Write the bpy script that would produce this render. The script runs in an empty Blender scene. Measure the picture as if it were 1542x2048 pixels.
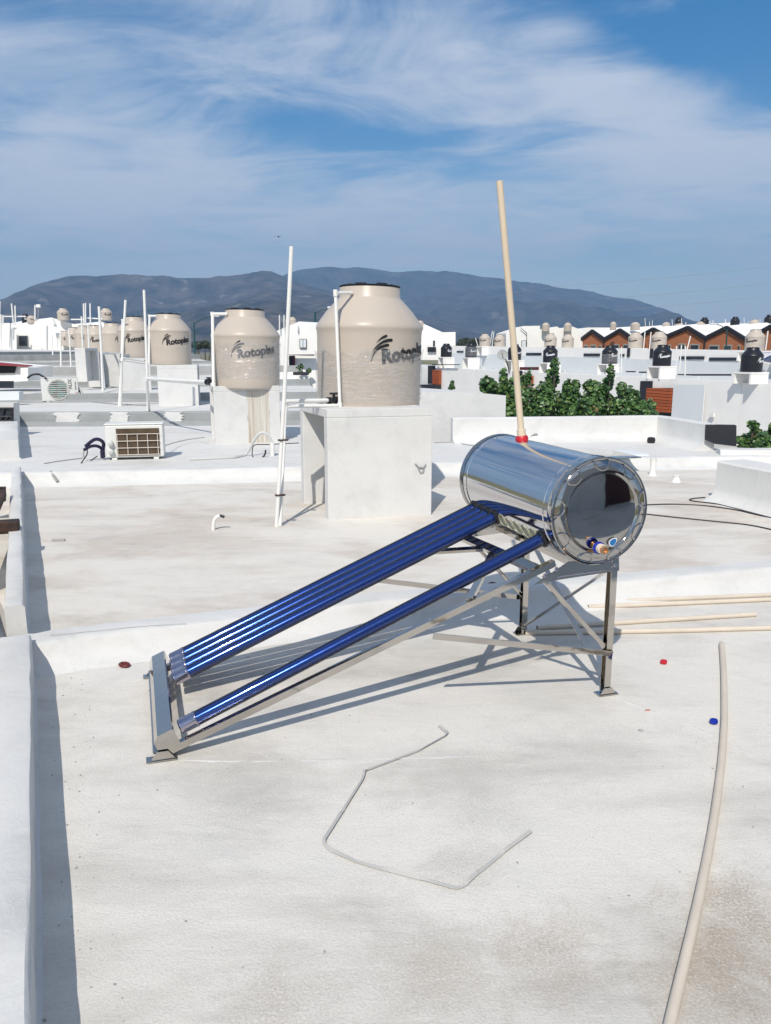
import bpy, bmesh, math, random
import numpy as np
from mathutils import Vector, Matrix

R = math.radians
scn = bpy.context.scene
col = scn.collection
# ------------------------------------------------------------------ camera, sky, sun, exposure
F, YH, EYE = 1580.0, 700.0, 1.5          # focal length in photo pixels, horizon row, eye height
PITCH = math.atan((1024 - YH) / F)
cam = bpy.data.cameras.new('camera'); cam_o = bpy.data.objects.new('camera', cam); col.objects.link(cam_o)
cam.sensor_fit = 'VERTICAL'; cam.sensor_height = 36; cam.lens = F / 2048 * 36
cam.clip_start = 0.02; cam.clip_end = 30000
cam_o.location = (0, 0, EYE); cam_o.rotation_euler = (R(90) - PITCH, 0, 0)
scn.camera = cam_o

SUN_AZ, SUN_EL = 12.5, 45.5              # direction the light travels (right of forward), elevation
SKY = 0.10
world = bpy.data.worlds.new('World'); scn.world = world; world.use_nodes = True
fw_ = np.array([0, math.cos(PITCH), -math.sin(PITCH)]); up_ = np.array([0, math.sin(PITCH), math.cos(PITCH)])
def make_sky():
    nt = world.node_tree; N = nt.nodes; L = nt.links; N.clear()
    def n(t, **k):
        x = N.new(t)
        for a, b in k.items(): setattr(x, a, b)
        return x
    def mth(op, a, b=None, c=None, clamp=False):
        x = n('ShaderNodeMath', operation=op, use_clamp=clamp)
        for i, v in enumerate((a, b, c)):
            if v is None: continue
            if isinstance(v, (int, float)): x.inputs[i].default_value = v
            else: L.new(v, x.inputs[i])
        return x.outputs[0]
    sky = n('ShaderNodeTexSky', sky_type='NISHITA', sun_disc=False)
    sky.sun_elevation = R(SUN_EL); sky.sun_rotation = R(180 + SUN_AZ)
    sky.air_density = 1.35; sky.dust_density = 0.35; sky.ozone_density = 2.2; sky.altitude = 1500
    hs = n('ShaderNodeHueSaturation'); hs.inputs['Saturation'].default_value = 1.55
    hs.inputs['Value'].default_value = 0.92
    L.new(sky.outputs[0], hs.inputs['Color'])
    tc = n('ShaderNodeTexCoord'); sp = n('ShaderNodeSeparateXYZ'); L.new(tc.outputs['Generated'], sp.inputs[0])
    z = mth('MAXIMUM', sp.outputs['Z'], 0.0)
    zz = mth('ADD', z, 0.11)
    u = mth('DIVIDE', sp.outputs['X'], zz); v = mth('DIVIDE', sp.outputs['Y'], zz)
    cb = n('ShaderNodeCombineXYZ'); L.new(u, cb.inputs[0]); L.new(v, cb.inputs[1])
    def noise(scale, detail, rough, dist, loc, rot, sc):
        mp = n('ShaderNodeMapping'); mp.inputs['Location'].default_value = loc
        mp.inputs['Rotation'].default_value = (0, 0, R(rot)); mp.inputs['Scale'].default_value = sc
        L.new(cb.outputs[0], mp.inputs[0])
        t = n('ShaderNodeTexNoise'); t.inputs['Scale'].default_value = scale
        t.inputs['Detail'].default_value = detail; t.inputs['Roughness'].default_value = rough
        t.inputs['Distortion'].default_value = dist
        L.new(mp.outputs[0], t.inputs['Vector']); return t.outputs['Fac']
    big = noise(0.42, 3.0, 0.5, 0.35, (3.1, 1.2, 0), 24, (1.0, 1.35, 1))
    fine = noise(1.7, 8.0, 0.62, 1.0, (0.4, 2.0, 0), 32, (0.9, 1.25, 1))
    thin = noise(5.5, 6.0, 0.62, 0.8, (5.0, 1.0, 0), 25, (0.7, 1.2, 1))
    s = mth('ADD', mth('ADD', mth('MULTIPLY', big, 0.45), 0.20), mth('ADD', mth('MULTIPLY', fine, 0.74), mth('MULTIPLY', thin, 0.16)))
    # fewer clouds towards the upper right, more on the left
    # where the broad cloud sheets and the clear gaps of this sky lie: (tan azimuth, tan elevation, half sizes, tilt, amount)
    yy = mth('MAXIMUM', sp.outputs['Y'], 0.08)
    ta = mth('DIVIDE', sp.outputs['X'], yy); te = mth('DIVIDE', sp.outputs['Z'], yy)
    for px, py, w, h, tilt, amp in ((930, 120, 430, 95, 14, .17), (1330, 215, 230, 80, 16, .16), (230, 345, 440, 120, 6, .18), (1330, 350, 300, 80, 8, .10), (120, 150, 300, 70, 8, .08), (800, 430, 600, 70, 2, .11),
                                    (150, 20, 330, 45, 4, -.13), (660, 265, 380, 45, 8, -.17), (1500, 70, 150, 150, 0, -.26), (1275, 535, 150, 38, 0, -.24), (0, 240, 80, 30, 0, -.12), (1130, 255, 130, 35, 10, -.12), (1250, 60, 130, 60, 25, -.12)):
        r0 = fw_ + np.array([1, 0, 0]) * (px - 771) / F + up_ * (1024 - py) / F
        ca, ce = r0[0] / r0[1], r0[2] / r0[1]; t = R(-tilt); k = 1.0 / F
        dx = mth('SUBTRACT', ta, float(ca)); dy = mth('SUBTRACT', te, float(ce))
        xa = mth('ADD', mth('MULTIPLY', dx, math.cos(t) / (w * k)), mth('MULTIPLY', dy, math.sin(t) / (w * k)))
        ya = mth('ADD', mth('MULTIPLY', dy, math.cos(t) / (h * k)), mth('MULTIPLY', dx, -math.sin(t) / (h * k)))
        g = mth('EXPONENT', mth('MULTIPLY', mth('ADD', mth('MULTIPLY', xa, xa), mth('MULTIPLY', ya, ya)), -1.0))
        s = mth('ADD', s, mth('MULTIPLY', g, amp))
    mr = n('ShaderNodeMapRange'); mr.interpolation_type = 'SMOOTHSTEP'
    mr.inputs['From Min'].default_value = 0.66; mr.inputs['From Max'].default_value = 1.10
    L.new(s, mr.inputs['Value'])
    cov = mth('MULTIPLY', mr.outputs[0], 0.92)
    # clouds: a milky white, a little darker where thick
    mix = n('ShaderNodeMix', data_type='RGBA'); L.new(cov, mix.inputs['Factor'])
    L.new(hs.outputs[0], mix.inputs['A'])
    mix.inputs['B'].default_value = (6.7, 7.25, 8.1, 1)
    # pale band of moist air just over the horizon
    hz = mth('POWER', mth('SUBTRACT', 1.0, mth('MINIMUM', mth('MULTIPLY', z, 3.3), 1.0)), 2.0)
    mix2 = n('ShaderNodeMix', data_type='RGBA'); L.new(mth('MULTIPLY', hz, 0.80), mix2.inputs['Factor'])
    L.new(mix.outputs['Result'], mix2.inputs['A']); mix2.inputs['B'].default_value = (5.6, 6.8, 8.1, 1)
    bg = n('ShaderNodeBackground'); bg.inputs['Strength'].default_value = SKY
    L.new(mix2.outputs['Result'], bg.inputs['Color'])
    out = n('ShaderNodeOutputWorld'); L.new(bg.outputs[0], out.inputs['Surface'])
make_sky()

sun = bpy.data.lights.new('sun', 'SUN'); sun.energy = 3.6; sun.angle = R(0.53); sun.color = (1.0, 0.935, 0.84)
sun_o = bpy.data.objects.new('sun', sun); col.objects.link(sun_o)
sd = Vector((math.sin(R(SUN_AZ)) * math.cos(R(SUN_EL)), math.cos(R(SUN_AZ)) * math.cos(R(SUN_EL)), -math.sin(R(SUN_EL))))
sun_o.rotation_euler = sd.to_track_quat('-Z', 'Y').to_euler(); sun_o.location = (-4, -15, 20)

vs = scn.view_settings
vs.view_transform = 'Standard'; vs.look = 'None'; vs.gamma = 1; vs.use_curve_mapping = False; vs.exposure = 0.12
scn.cycles.max_bounces = 8; scn.cycles.transparent_max_bounces = 24
scn.cycles.volume_bounces = 0

# ------------------------------------------------------------------ measuring: photo pixel -> place in the world
fw = np.array([0, math.cos(PITCH), -math.sin(PITCH)]); upv = np.array([0, math.sin(PITCH), math.cos(PITCH)])
CAM = np.array([0, 0, EYE])
def ray(x, y): return fw + np.array([1, 0, 0]) * (x - 771) / F + upv * (1024 - y) / F
def at(x, y, z=0.0):                     # the point of height z seen at a pixel
    r = ray(x, y); return Vector(CAM + r * (z - EYE) / r[2])
def deep(x, y, d):                       # the point at distance d (along +Y) seen at a pixel
    r = ray(x, y); return Vector(CAM + r * d / r[1])
def zat(y, d): return EYE + d * math.tan(math.atan((1024 - y) / F) - PITCH)      # height of a thing seen at row y, d away
def V(*a): return Vector(a)

# ------------------------------------------------------------------ mesh building
class MB:
    def __init__(s): s.v = []; s.f = []; s.sm = []
    def add(s, vs_, fs, smooth=False):
        o = len(s.v); s.v += [Vector(p) for p in vs_]
        for f in fs: s.f.append([i + o for i in f]); s.sm.append(smooth)
        return s
    def box(s, c, size, rz=0.0, M=None):
        hx, hy, hz = [k / 2 for k in size]
        pts = [V(x, y, z) for z in (-hz, hz) for x, y in ((-hx, -hy), (hx, -hy), (hx, hy), (-hx, hy))]
        M3 = M if M is not None else Matrix.Rotation(rz, 3, 'Z')
        pts = [M3 @ p + Vector(c) for p in pts]
        return s.add(pts, [(3, 2, 1, 0), (4, 5, 6, 7), (0, 1, 5, 4), (1, 2, 6, 5), (2, 3, 7, 6), (3, 0, 4, 7)])
    def bbox(s, c, size, b=0.01, rz=0.0, M=None):           # box with bevelled edges
        hx, hy, hz = [k / 2 for k in size]; b = min(b, hx * .9, hy * .9, hz * .9)
        M3 = M if M is not None else Matrix.Rotation(rz, 3, 'Z')
        bm = bmesh.new(); bmesh.ops.create_cube(bm, size=1)
        for v in bm.verts: v.co = V(v.co.x * size[0], v.co.y * size[1], v.co.z * size[2])
        bmesh.ops.bevel(bm, geom=list(bm.edges), offset=b, segments=2, affect='EDGES', profile=.5)
        bm.verts.index_update()
        s.add([M3 @ v.co + Vector(c) for v in bm.verts], [[v.index for v in f.verts] for f in bm.faces]); bm.free(); return s
    def prism(s, pts, ext):                                  # polygon (ordered) pushed along ext
        n = len(pts); e = Vector(ext); a = [Vector(p) for p in pts]; b = [p + e for p in a]
        nrm = V(0, 0, 0)
        for i in range(n): nrm += a[i].cross(a[(i + 1) % n])
        fs = [list(range(n)), list(range(2 * n - 1, n - 1, -1))] + [(i, i + n, (i + 1) % n + n, (i + 1) % n) for i in range(n)]
        if nrm.dot(e) > 0: fs = [list(reversed(f)) for f in fs]
        return s.add(a + b, fs)
    def sheet(s, rows, smooth=True):                         # grid of points, rows of equal length
        m = len(rows[0]); vs_ = [p for r in rows for p in r]
        fs = [(i * m + j, i * m + j + 1, (i + 1) * m + j + 1, (i + 1) * m + j) for i in range(len(rows) - 1) for j in range(m - 1)]
        return s.add(vs_, fs, smooth)
    def tube(s, pts, r, seg=10, caps=True, smooth=True):     # round tube along a polyline
        pts = [Vector(p) for p in pts]; n = len(pts); rr = r if isinstance(r, (list, tuple)) else [r] * n
        rings = []; prev = None
        for i, p in enumerate(pts):
            t = (pts[min(i + 1, n - 1)] - pts[max(i - 1, 0)])
            if t.length < 1e-9: t = V(0, 0, 1)
            t.normalize()
            if prev is None:
                a = V(0, 0, 1) if abs(t.z) < .9 else V(1, 0, 0); x = t.cross(a).normalized()
            else: x = (prev - t * prev.dot(t)).normalized()
            prev = x; y = t.cross(x)
            rings.append([p + (x * math.cos(k * 2 * math.pi / seg) + y * math.sin(k * 2 * math.pi / seg)) * rr[i] for k in range(seg)])
        vs_ = [q for g in rings for q in g]
        fs = [(i * seg + k, i * seg + (k + 1) % seg, (i + 1) * seg + (k + 1) % seg, (i + 1) * seg + k) for i in range(n - 1) for k in range(seg)]
        s.add(vs_, fs, smooth)
        if caps:
            s.add(rings[0], [list(range(seg - 1, -1, -1))]); s.add(rings[-1], [list(range(seg))])
        return s
    def bar(s, a, b, w, h, up=(0, 0, 1)):                    # straight bar of rectangular section
        a, b = Vector(a), Vector(b); t = (b - a).normalized(); u_ = Vector(up)
        x = t.cross(u_).normalized(); y = x.cross(t)
        M = Matrix((x, t, y)).transposed()
        return s.box((a + b) / 2, (w, (b - a).length, h), M=M)
    def channel(s, a, b, w, h, th=.003, up=(0, 0, 1), open_up=False):   # folded metal channel
        a, b = Vector(a), Vector(b); t = (b - a).normalized(); u_ = Vector(up)
        x = t.cross(u_).normalized(); y = x.cross(t)
        k = -1 if open_up else 1
        P = [(-w/2, -h/2*k), (-w/2, h/2*k), (w/2, h/2*k), (w/2, -h/2*k), (w/2-th, -h/2*k), (w/2-th, (h/2-th)*k), (-w/2+th, (h/2-th)*k), (-w/2+th, -h/2*k)]
        n = len(P); q = [a + x * p[0] + y * p[1] for p in P] + [b + x * p[0] + y * p[1] for p in P]
        fs = [(i, (i + 1) % n, (i + 1) % n + n, i + n) for i in range(n)]
        quads = [(0, 1, 6, 7), (1, 2, 5, 6), (2, 3, 4, 5)]
        for f in quads: fs.append(f); fs.append(tuple(i + n for i in reversed(f)))
        return s.add(q, fs)
    def lathe(s, prof, seg=48, M=None, smooth=True, a0=0, a1=2 * math.pi):   # profile (r, z) about Z
        full = abs(a1 - a0 - 2 * math.pi) < 1e-6; cnt = seg if full else seg + 1
        vs_ = []
        for r, z in prof:
            for k in range(cnt):
                a = a0 + (a1 - a0) * k / seg; p = V(r * math.cos(a), r * math.sin(a), z)
                vs_.append(M @ p if M is not None else p)
        fs = []
        for i in range(len(prof) - 1):
            for k in range(seg):
                k2 = (k + 1) % cnt
                fs.append((i * cnt + k, i * cnt + k2, (i + 1) * cnt + k2, (i + 1) * cnt + k))
        return s.add(vs_, fs, smooth)
    def build(s, name, mat, parent=None, loc=None, rz=0.0, fix=False):
        me = bpy.data.meshes.new(name); o = bpy.data.objects.new(name, me); col.objects.link(o)
        if parent is not None:
            W = Matrix.Identity(4); p = parent
            while p is not None:
                W = Matrix.LocRotScale(p.location, p.rotation_euler, p.scale) @ W; p = p.parent
            o.parent = parent; inv = W.inverted()
        else:
            if loc is None:
                xs = [v.x for v in s.v]; ys = [v.y for v in s.v]; zs = [v.z for v in s.v]
                loc = V((min(xs) + max(xs)) / 2, (min(ys) + max(ys)) / 2, min(zs))
            o.location = loc; o.rotation_euler = (0, 0, rz)
            inv = Matrix.LocRotScale(o.location, o.rotation_euler, o.scale).inverted()
        me.from_pydata([inv @ v for v in s.v], [], s.f)
        me.polygons.foreach_set('use_smooth', s.sm)
        if fix:
            bm = bmesh.new(); bm.from_mesh(me); bmesh.ops.recalc_face_normals(bm, faces=bm.faces); bm.to_mesh(me); bm.free()
        if any(s.sm): me.set_sharp_from_angle(angle=R(38))
        me.materials.append(mat); me.update(); return o

def tag(o, label, cat, group=None):
    o['label'] = label; o['category'] = cat
    if group: o['group'] = group
    return o
def structure(o): o['kind'] = 'structure'; return o
def thing(name, label, cat, loc=(0, 0, 0), rz=0.0, group=None):
    o = bpy.data.objects.new(name, None); o.empty_display_size = .1; col.objects.link(o)
    o.location = loc; o.rotation_euler = (0, 0, rz); return tag(o, label, cat, group)
def dup(root, loc, rz=0.0, sc=1.0, label=None, skip=()):
    kids = [c for c in root.children]
    r = root.copy(); col.objects.link(r); r.location = loc; r.rotation_euler = (0, 0, rz); r.scale = (sc, sc, sc)
    if label: r['label'] = label
    for ch in kids:
        if ch.name.split('.')[0] in skip: continue
        c = ch.copy(); col.objects.link(c); c.parent = r
        for g in ch.children:
            d = g.copy(); col.objects.link(d); d.parent = c
    return r

# ------------------------------------------------------------------ materials
def mat(name, color=(.5, .5, .5), rough=.6, metal=0.0, spec=.5, var=0.0, scale=6.0, bump=0.0, bscale=60.0, color2=None, coat=0.0, stretch=(1, 1, 1), bdist=.002):
    m = bpy.data.materials.new(name); m.use_nodes = True; nt = m.node_tree; N = nt.nodes; L = nt.links
    p = N['Principled BSDF']; p.inputs['Roughness'].default_value = rough; p.inputs['Metallic'].default_value = metal
    p.inputs['Specular IOR Level'].default_value = spec; p.inputs['Base Color'].default_value = (*color, 1)
    p.inputs['Coat Weight'].default_value = coat; p.inputs['Coat Roughness'].default_value = .08
    tc = N.new('ShaderNodeTexCoord'); mp = N.new('ShaderNodeMapping'); mp.inputs['Scale'].default_value = stretch
    L.new(tc.outputs['Object'], mp.inputs[0])
    if var or color2:
        t = N.new('ShaderNodeTexNoise'); t.inputs['Scale'].default_value = scale; t.inputs['Detail'].default_value = 6
        t.inputs['Roughness'].default_value = .6; L.new(mp.outputs[0], t.inputs['Vector'])
        r = N.new('ShaderNodeValToRGB'); c2 = color2 or tuple(c * (1 - var) for c in color)
        r.color_ramp.elements[0].position = .35; r.color_ramp.elements[1].position = .65
        r.color_ramp.elements[0].color = (*c2, 1); r.color_ramp.elements[1].color = (*color, 1)
        L.new(t.outputs['Fac'], r.inputs[0]); L.new(r.outputs[0], p.inputs['Base Color'])
    if bump:
        t = N.new('ShaderNodeTexNoise'); t.inputs['Scale'].default_value = bscale; t.inputs['Detail'].default_value = 4
        L.new(mp.outputs[0], t.inputs['Vector']); b = N.new('ShaderNodeBump'); b.inputs['Strength'].default_value = bump
        b.inputs['Distance'].default_value = bdist; L.new(t.outputs['Fac'], b.inputs['Height']); L.new(b.outputs[0], p.inputs['Normal'])
    return m

def deck_mat(name, light, dirt, dirt_lo, dirt_hi, seed, streak=True, grain=1.0, stain=None):
    """Hand-brushed white roof coating: stains with shapes of their own, brush streaks, gritty bump."""
    m = bpy.data.materials.new(name); m.use_nodes = True; nt = m.node_tree; N = nt.nodes; L = nt.links
    p = N['Principled BSDF']; p.inputs['Roughness'].default_value = .78; p.inputs['Specular IOR Level'].default_value = .25
    geo = N.new('ShaderNodeNewGeometry')
    def mp(loc=(0, 0, 0), rot=0, sc=(1, 1, 1)):
        x = N.new('ShaderNodeMapping'); x.inputs['Location'].default_value = loc; x.inputs['Rotation'].default_value = (0, 0, R(rot))
        x.inputs['Scale'].default_value = sc; L.new(geo.outputs['Position'], x.inputs[0]); return x.outputs[0]
    def nz(vec, scale, det=5, rough=.6, dist=0.0):
        t = N.new('ShaderNodeTexNoise'); t.inputs['Scale'].default_value = scale; t.inputs['Detail'].default_value = det
        t.inputs['Roughness'].default_value = rough; t.inputs['Distortion'].default_value = dist; L.new(vec, t.inputs['Vector']); return t.outputs['Fac']
    def ramp(fac, a, b):
        r = N.new('ShaderNodeMapRange'); r.interpolation_type = 'SMOOTHSTEP'; r.inputs['From Min'].default_value = a; r.inputs['From Max'].default_value = b
        L.new(fac, r.inputs['Value']); return r.outputs[0]
    def mul(a, b):
        x = N.new('ShaderNodeMath'); x.operation = 'MULTIPLY'
        for i, q in enumerate((a, b)):
            if isinstance(q, float): x.inputs[i].default_value = q
            else: L.new(q, x.inputs[i])
        return x.outputs[0]
    def mix(fac, a, b):
        x = N.new('ShaderNodeMix'); x.data_type = 'RGBA'; L.new(fac, x.inputs['Factor'])
        for k, q in (('A', a), ('B', b)):
            if isinstance(q, tuple): x.inputs[k].default_value = (*q, 1)
            else: L.new(q, x.inputs[k])
        return x.outputs['Result']
    pos = mp((seed, seed * .37, 0))
    big = ramp(nz(mp((seed, 1.3 * seed, 0), -15, (.8, 1.5, 1)), .9, 6, .62, .4), dirt_lo, dirt_hi)
    mid = ramp(nz(pos, 5.0, 6, .7, .3), .48, .68)
    c = mix(mul(big, .85), light, dirt)
    c = mix(mul(mul(mid, big), .35), c, tuple(k * .66 for k in dirt))
    br = ramp(nz(mp((0, 0, 0), -16, (2.2, 14, 1)), 1.7, 5, .6), .47, .70)
    c = mix(mul(br, .22 if streak else .08), c, tuple(min(.9, k * 1.09) for k in light))
    patch = ramp(nz(mp((seed * 2, 1, 0), -20, (1, 1.4, 1)), 2.6, 9, .74, .5), .50, .62)
    c = mix(mul(patch, .34), c, tuple(k * .80 for k in light))
    gr = ramp(nz(pos, 42.0, 3, .65), .55, .75)
    c = mix(mul(gr, .20 * grain), c, tuple(k * .72 for k in light))
    pit = nz(pos, 130.0, 4, .72); c = mix(mul(ramp(pit, .50, .66), .24 * grain), c, tuple(k * .62 for k in light))  # shade of the grit's pits is painted into the colour, beside the bump
    c = mix(mul(ramp(pit, .46, .34), .22 * grain), c, (.80, .79, .77)); pg_ = ramp(pit, .22, .66)
    wash = ramp(nz(mp((seed + 4, 0, 0), -30, (1, 1, 1)), 1.7, 5, .6, .5), .5, .72)
    c = mix(mul(wash, .14), c, (.56, .58, .61))
    if stain:                                    # a dirty corner: (x, y, radius) blobs with torn edges
        for sx, sy, rad, colr, k in stain:
            d = N.new('ShaderNodeVectorMath'); d.operation = 'DISTANCE'; L.new(geo.outputs['Position'], d.inputs[0]); d.inputs[1].default_value = (sx, sy, 0)
            w_ = N.new('ShaderNodeMath'); w_.operation = 'MULTIPLY_ADD'; L.new(nz(pos, 6.0, 9, .78, .5), w_.inputs[0]); w_.inputs[1].default_value = 2.3 * rad
            L.new(d.outputs['Value'], w_.inputs[2])
            c = mix(mul(mul(ramp(w_.outputs[0], 2.05 * rad, 1.05 * rad), pg_), k), c, colr)
    L.new(c, p.inputs['Base Color'])
    b1 = N.new('ShaderNodeBump'); b1.inputs['Strength'].default_value = .55 * grain; b1.inputs['Distance'].default_value = .0035
    L.new(pit, b1.inputs['Height'])
    b2 = N.new('ShaderNodeBump'); b2.inputs['Strength'].default_value = .35; b2.inputs['Distance'].default_value = .008
    L.new(nz(mp((0, 0, 0), -16, (1, 1.7, 1)), 7.0, 6, .65, .8), b2.inputs['Height']); L.new(b1.outputs[0], b2.inputs['Normal'])
    b3 = N.new('ShaderNodeBump'); b3.inputs['Strength'].default_value = .5; b3.inputs['Distance'].default_value = .03
    L.new(nz(pos, 1.6, 3, .5), b3.inputs['Height']); L.new(b2.outputs[0], b3.inputs['Normal'])
    L.new(b3.outputs[0], p.inputs['Normal']); return m

LIGHT = (.70, .695, .675)
M = {}
M['deck0'] = deck_mat('roof_coating', (.715, .685, .63), (.50, .47, .42), .44, .68, 2.3, grain=1.3, stain=[(*at(1490, 1840)[:2], .34, (.36, .295, .225), .85), (*at(1090, 1890)[:2], .28, (.40, .34, .275), .75), (*at(880, 1930)[:2], .26, (.43, .38, .315), .65), (*at(560, 2010)[:2], .25, (.43, .385, .325), .6), (*at(930, 1730)[:2], .22, (.46, .43, .385), .55), (*at(960, 1600)[:2], .34, (.47, .455, .43), .55), (*at(470, 1600)[:2], .24, (.46, .455, .44), .55), (*at(1120, 1500)[:2], .5, (.49, .48, .46), .4), (*at(1440, 1980)[:2], .26, (.37, .305, .235), .85)])
M['deck1'] = deck_mat('roof_coating_worn', (.70, .665, .605), (.55, .485, .42), .42, .62, 7.1)
M['deck2'] = deck_mat('roof_coating_pale', (.675, .665, .64), (.58, .56, .52), .5, .7, 11.7)
M['wall'] = deck_mat('white_render', (.665, .66, .64), (.59, .585, .565), .42, .72, 4.4, streak=False, grain=.5)
M['wall_far'] = mat('white_house_paint', (.88, .86, .82), .8, spec=.2, color2=(.82, .80, .765), scale=.6)
M['wall_grey'] = mat('grey_house_paint', (.70, .73, .74), .8, spec=.2, color2=(.66, .69, .70), scale=.5)
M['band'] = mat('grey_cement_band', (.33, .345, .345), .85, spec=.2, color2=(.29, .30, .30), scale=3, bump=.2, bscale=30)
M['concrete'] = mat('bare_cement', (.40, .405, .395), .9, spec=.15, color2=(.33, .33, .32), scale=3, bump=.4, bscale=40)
M['tank'] = mat('cream_polyethylene', (.515, .450, .385), .36, spec=.35, color2=(.48, .42, .355), scale=2.0, bump=.06, bscale=14, bdist=.01)
M['tank_black'] = mat('black_polyethylene', (.008, .008, .012), .35, spec=.5, color2=(.012, .012, .017), scale=3)
M['lid'] = mat('black_lid', (.007, .007, .010), .45, spec=.4)
M['ink'] = mat('black_ink', (.008, .008, .010), .5)
M['ink_white'] = mat('white_ink', (.75, .76, .78), .5)
M['ink_grey'] = mat('grey_ink', (.22, .20, .19), .6)
M['pvc'] = mat('white_pvc', (.80, .79, .76), .35, spec=.4, color2=(.76, .75, .71), scale=8)
M['cpvc'] = mat('cream_cpvc', (.68, .565, .42), .4, spec=.4, color2=(.63, .52, .385), scale=7, stretch=(1, 1, .3))
M['cpvc_ground'] = mat('pale_cpvc', (.66, .585, .49), .5, spec=.3, color2=(.60, .53, .44), scale=9, bump=.1, bscale=60)
M['valve'] = mat('black_valve', (.012, .012, .016), .4)
M['red'] = mat('red_plastic', (.55, .015, .03), .4, color2=(.45, .012, .022), scale=40)
M['blue'] = mat('blue_plastic', (.005, .03, .38), .35, color2=(.004, .02, .30), scale=40)
M['darkred'] = mat('dark_red_rubber', (.14, .015, .014), .5, color2=(.09, .01, .01), scale=60)
M['rust'] = mat('rusty_steel', (.075, .035, .022), .8, color2=(.02, .015, .014), scale=14, bump=.5, bscale=60)
M['dark'] = mat('dark_opening', (.012, .013, .018), .35, spec=.4)
M['dark_paint'] = mat('black_wall_paint', (.018, .019, .028), .7, color2=(.013, .014, .02), scale=4)
M['glass'] = mat('window_glass', (.02, .03, .045), .08, spec=.8)
M['bluegreen'] = mat('green_lamp_post', (.01, .06, .065), .4)
M['brass'] = mat('brass_fitting', (.70, .42, .24), .28, metal=.85, bump=.2, bscale=200, bdist=.0006)
M['wire'] = mat('dark_cable', (.02, .02, .025), .5)
M['wire_grey'] = mat('grey_cable', (.30, .30, .29), .6)
M['hose_navy'] = mat('navy_insulation_foam', (.010, .010, .035), .85, color2=(.016, .014, .05), scale=40, bump=.6, bscale=120)
M['hose_white'] = mat('white_drain_hose', (.55, .55, .53), .55)
M['ac'] = mat('ac_white_metal', (.72, .72, .69), .45, color2=(.68, .68, .64), scale=5)
M['ac_fins'] = mat('brown_condenser_fins', (.17, .115, .07), .6, metal=.2, color2=(.11, .075, .045), scale=9)
M['ac_wire'] = mat('white_wire_guard', (.66, .60, .53), .4)
M['ac_dark'] = mat('dark_fan_well', (.14, .155, .14), .6)
M['ac_blade'] = mat('green_fan_blade', (.14, .27, .24), .5)
M['ac_slat'] = mat('grille_slat', (.56, .54, .51), .5)
M['strip'] = mat('grey_drain_strip', (.50, .49, .47), .55, color2=(.43, .42, .40), scale=6)
M['bark'] = mat('grey_bark', (.11, .085, .065), .9, color2=(.06, .045, .035), scale=20)
M['field'] = mat('dry_field', (.30, .24, .14), .95, color2=(.13, .15, .06), scale=.02)
M['leaf'] = None

def brick_mat(name, c1, c2, mortar, w, h, rot=(90, 0, 0)):
    m = bpy.data.materials.new(name); m.use_nodes = True; nt = m.node_tree; N = nt.nodes; L = nt.links; p = N['Principled BSDF']
    p.inputs['Roughness'].default_value = .85; p.inputs['Specular IOR Level'].default_value = .2
    geo = N.new('ShaderNodeNewGeometry'); sp = N.new('ShaderNodeSeparateXYZ'); L.new(geo.outputs['Position'], sp.inputs[0])
    s = N.new('ShaderNodeMath'); s.operation = 'SUBTRACT'; L.new(sp.outputs['Y'], s.inputs[0]); L.new(sp.outputs['X'], s.inputs[1])
    cb = N.new('ShaderNodeCombineXYZ'); L.new(s.outputs[0], cb.inputs[0]); L.new(sp.outputs['Z'], cb.inputs[1])
    b = N.new('ShaderNodeTexBrick'); b.inputs['Scale'].default_value = 1.0; b.inputs['Brick Width'].default_value = w; b.inputs['Row Height'].default_value = h
    b.inputs['Mortar Size'].default_value = h * .09; b.inputs['Color1'].default_value = (*c1, 1); b.inputs['Color2'].default_value = (*c2, 1); b.inputs['Mortar'].default_value = (*mortar, 1)
    L.new(cb.outputs[0], b.inputs['Vector']); L.new(b.outputs['Color'], p.inputs['Base Color']); return m
M['brick'] = brick_mat('red_brick', (.46, .165, .07), (.38, .125, .055), (.33, .16, .10), .26, .09)
M['brick_bold'] = brick_mat('orange_brick_slats', (.40, .10, .035), (.33, .08, .03), (.03, .015, .012), 6.0, .16)

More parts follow.
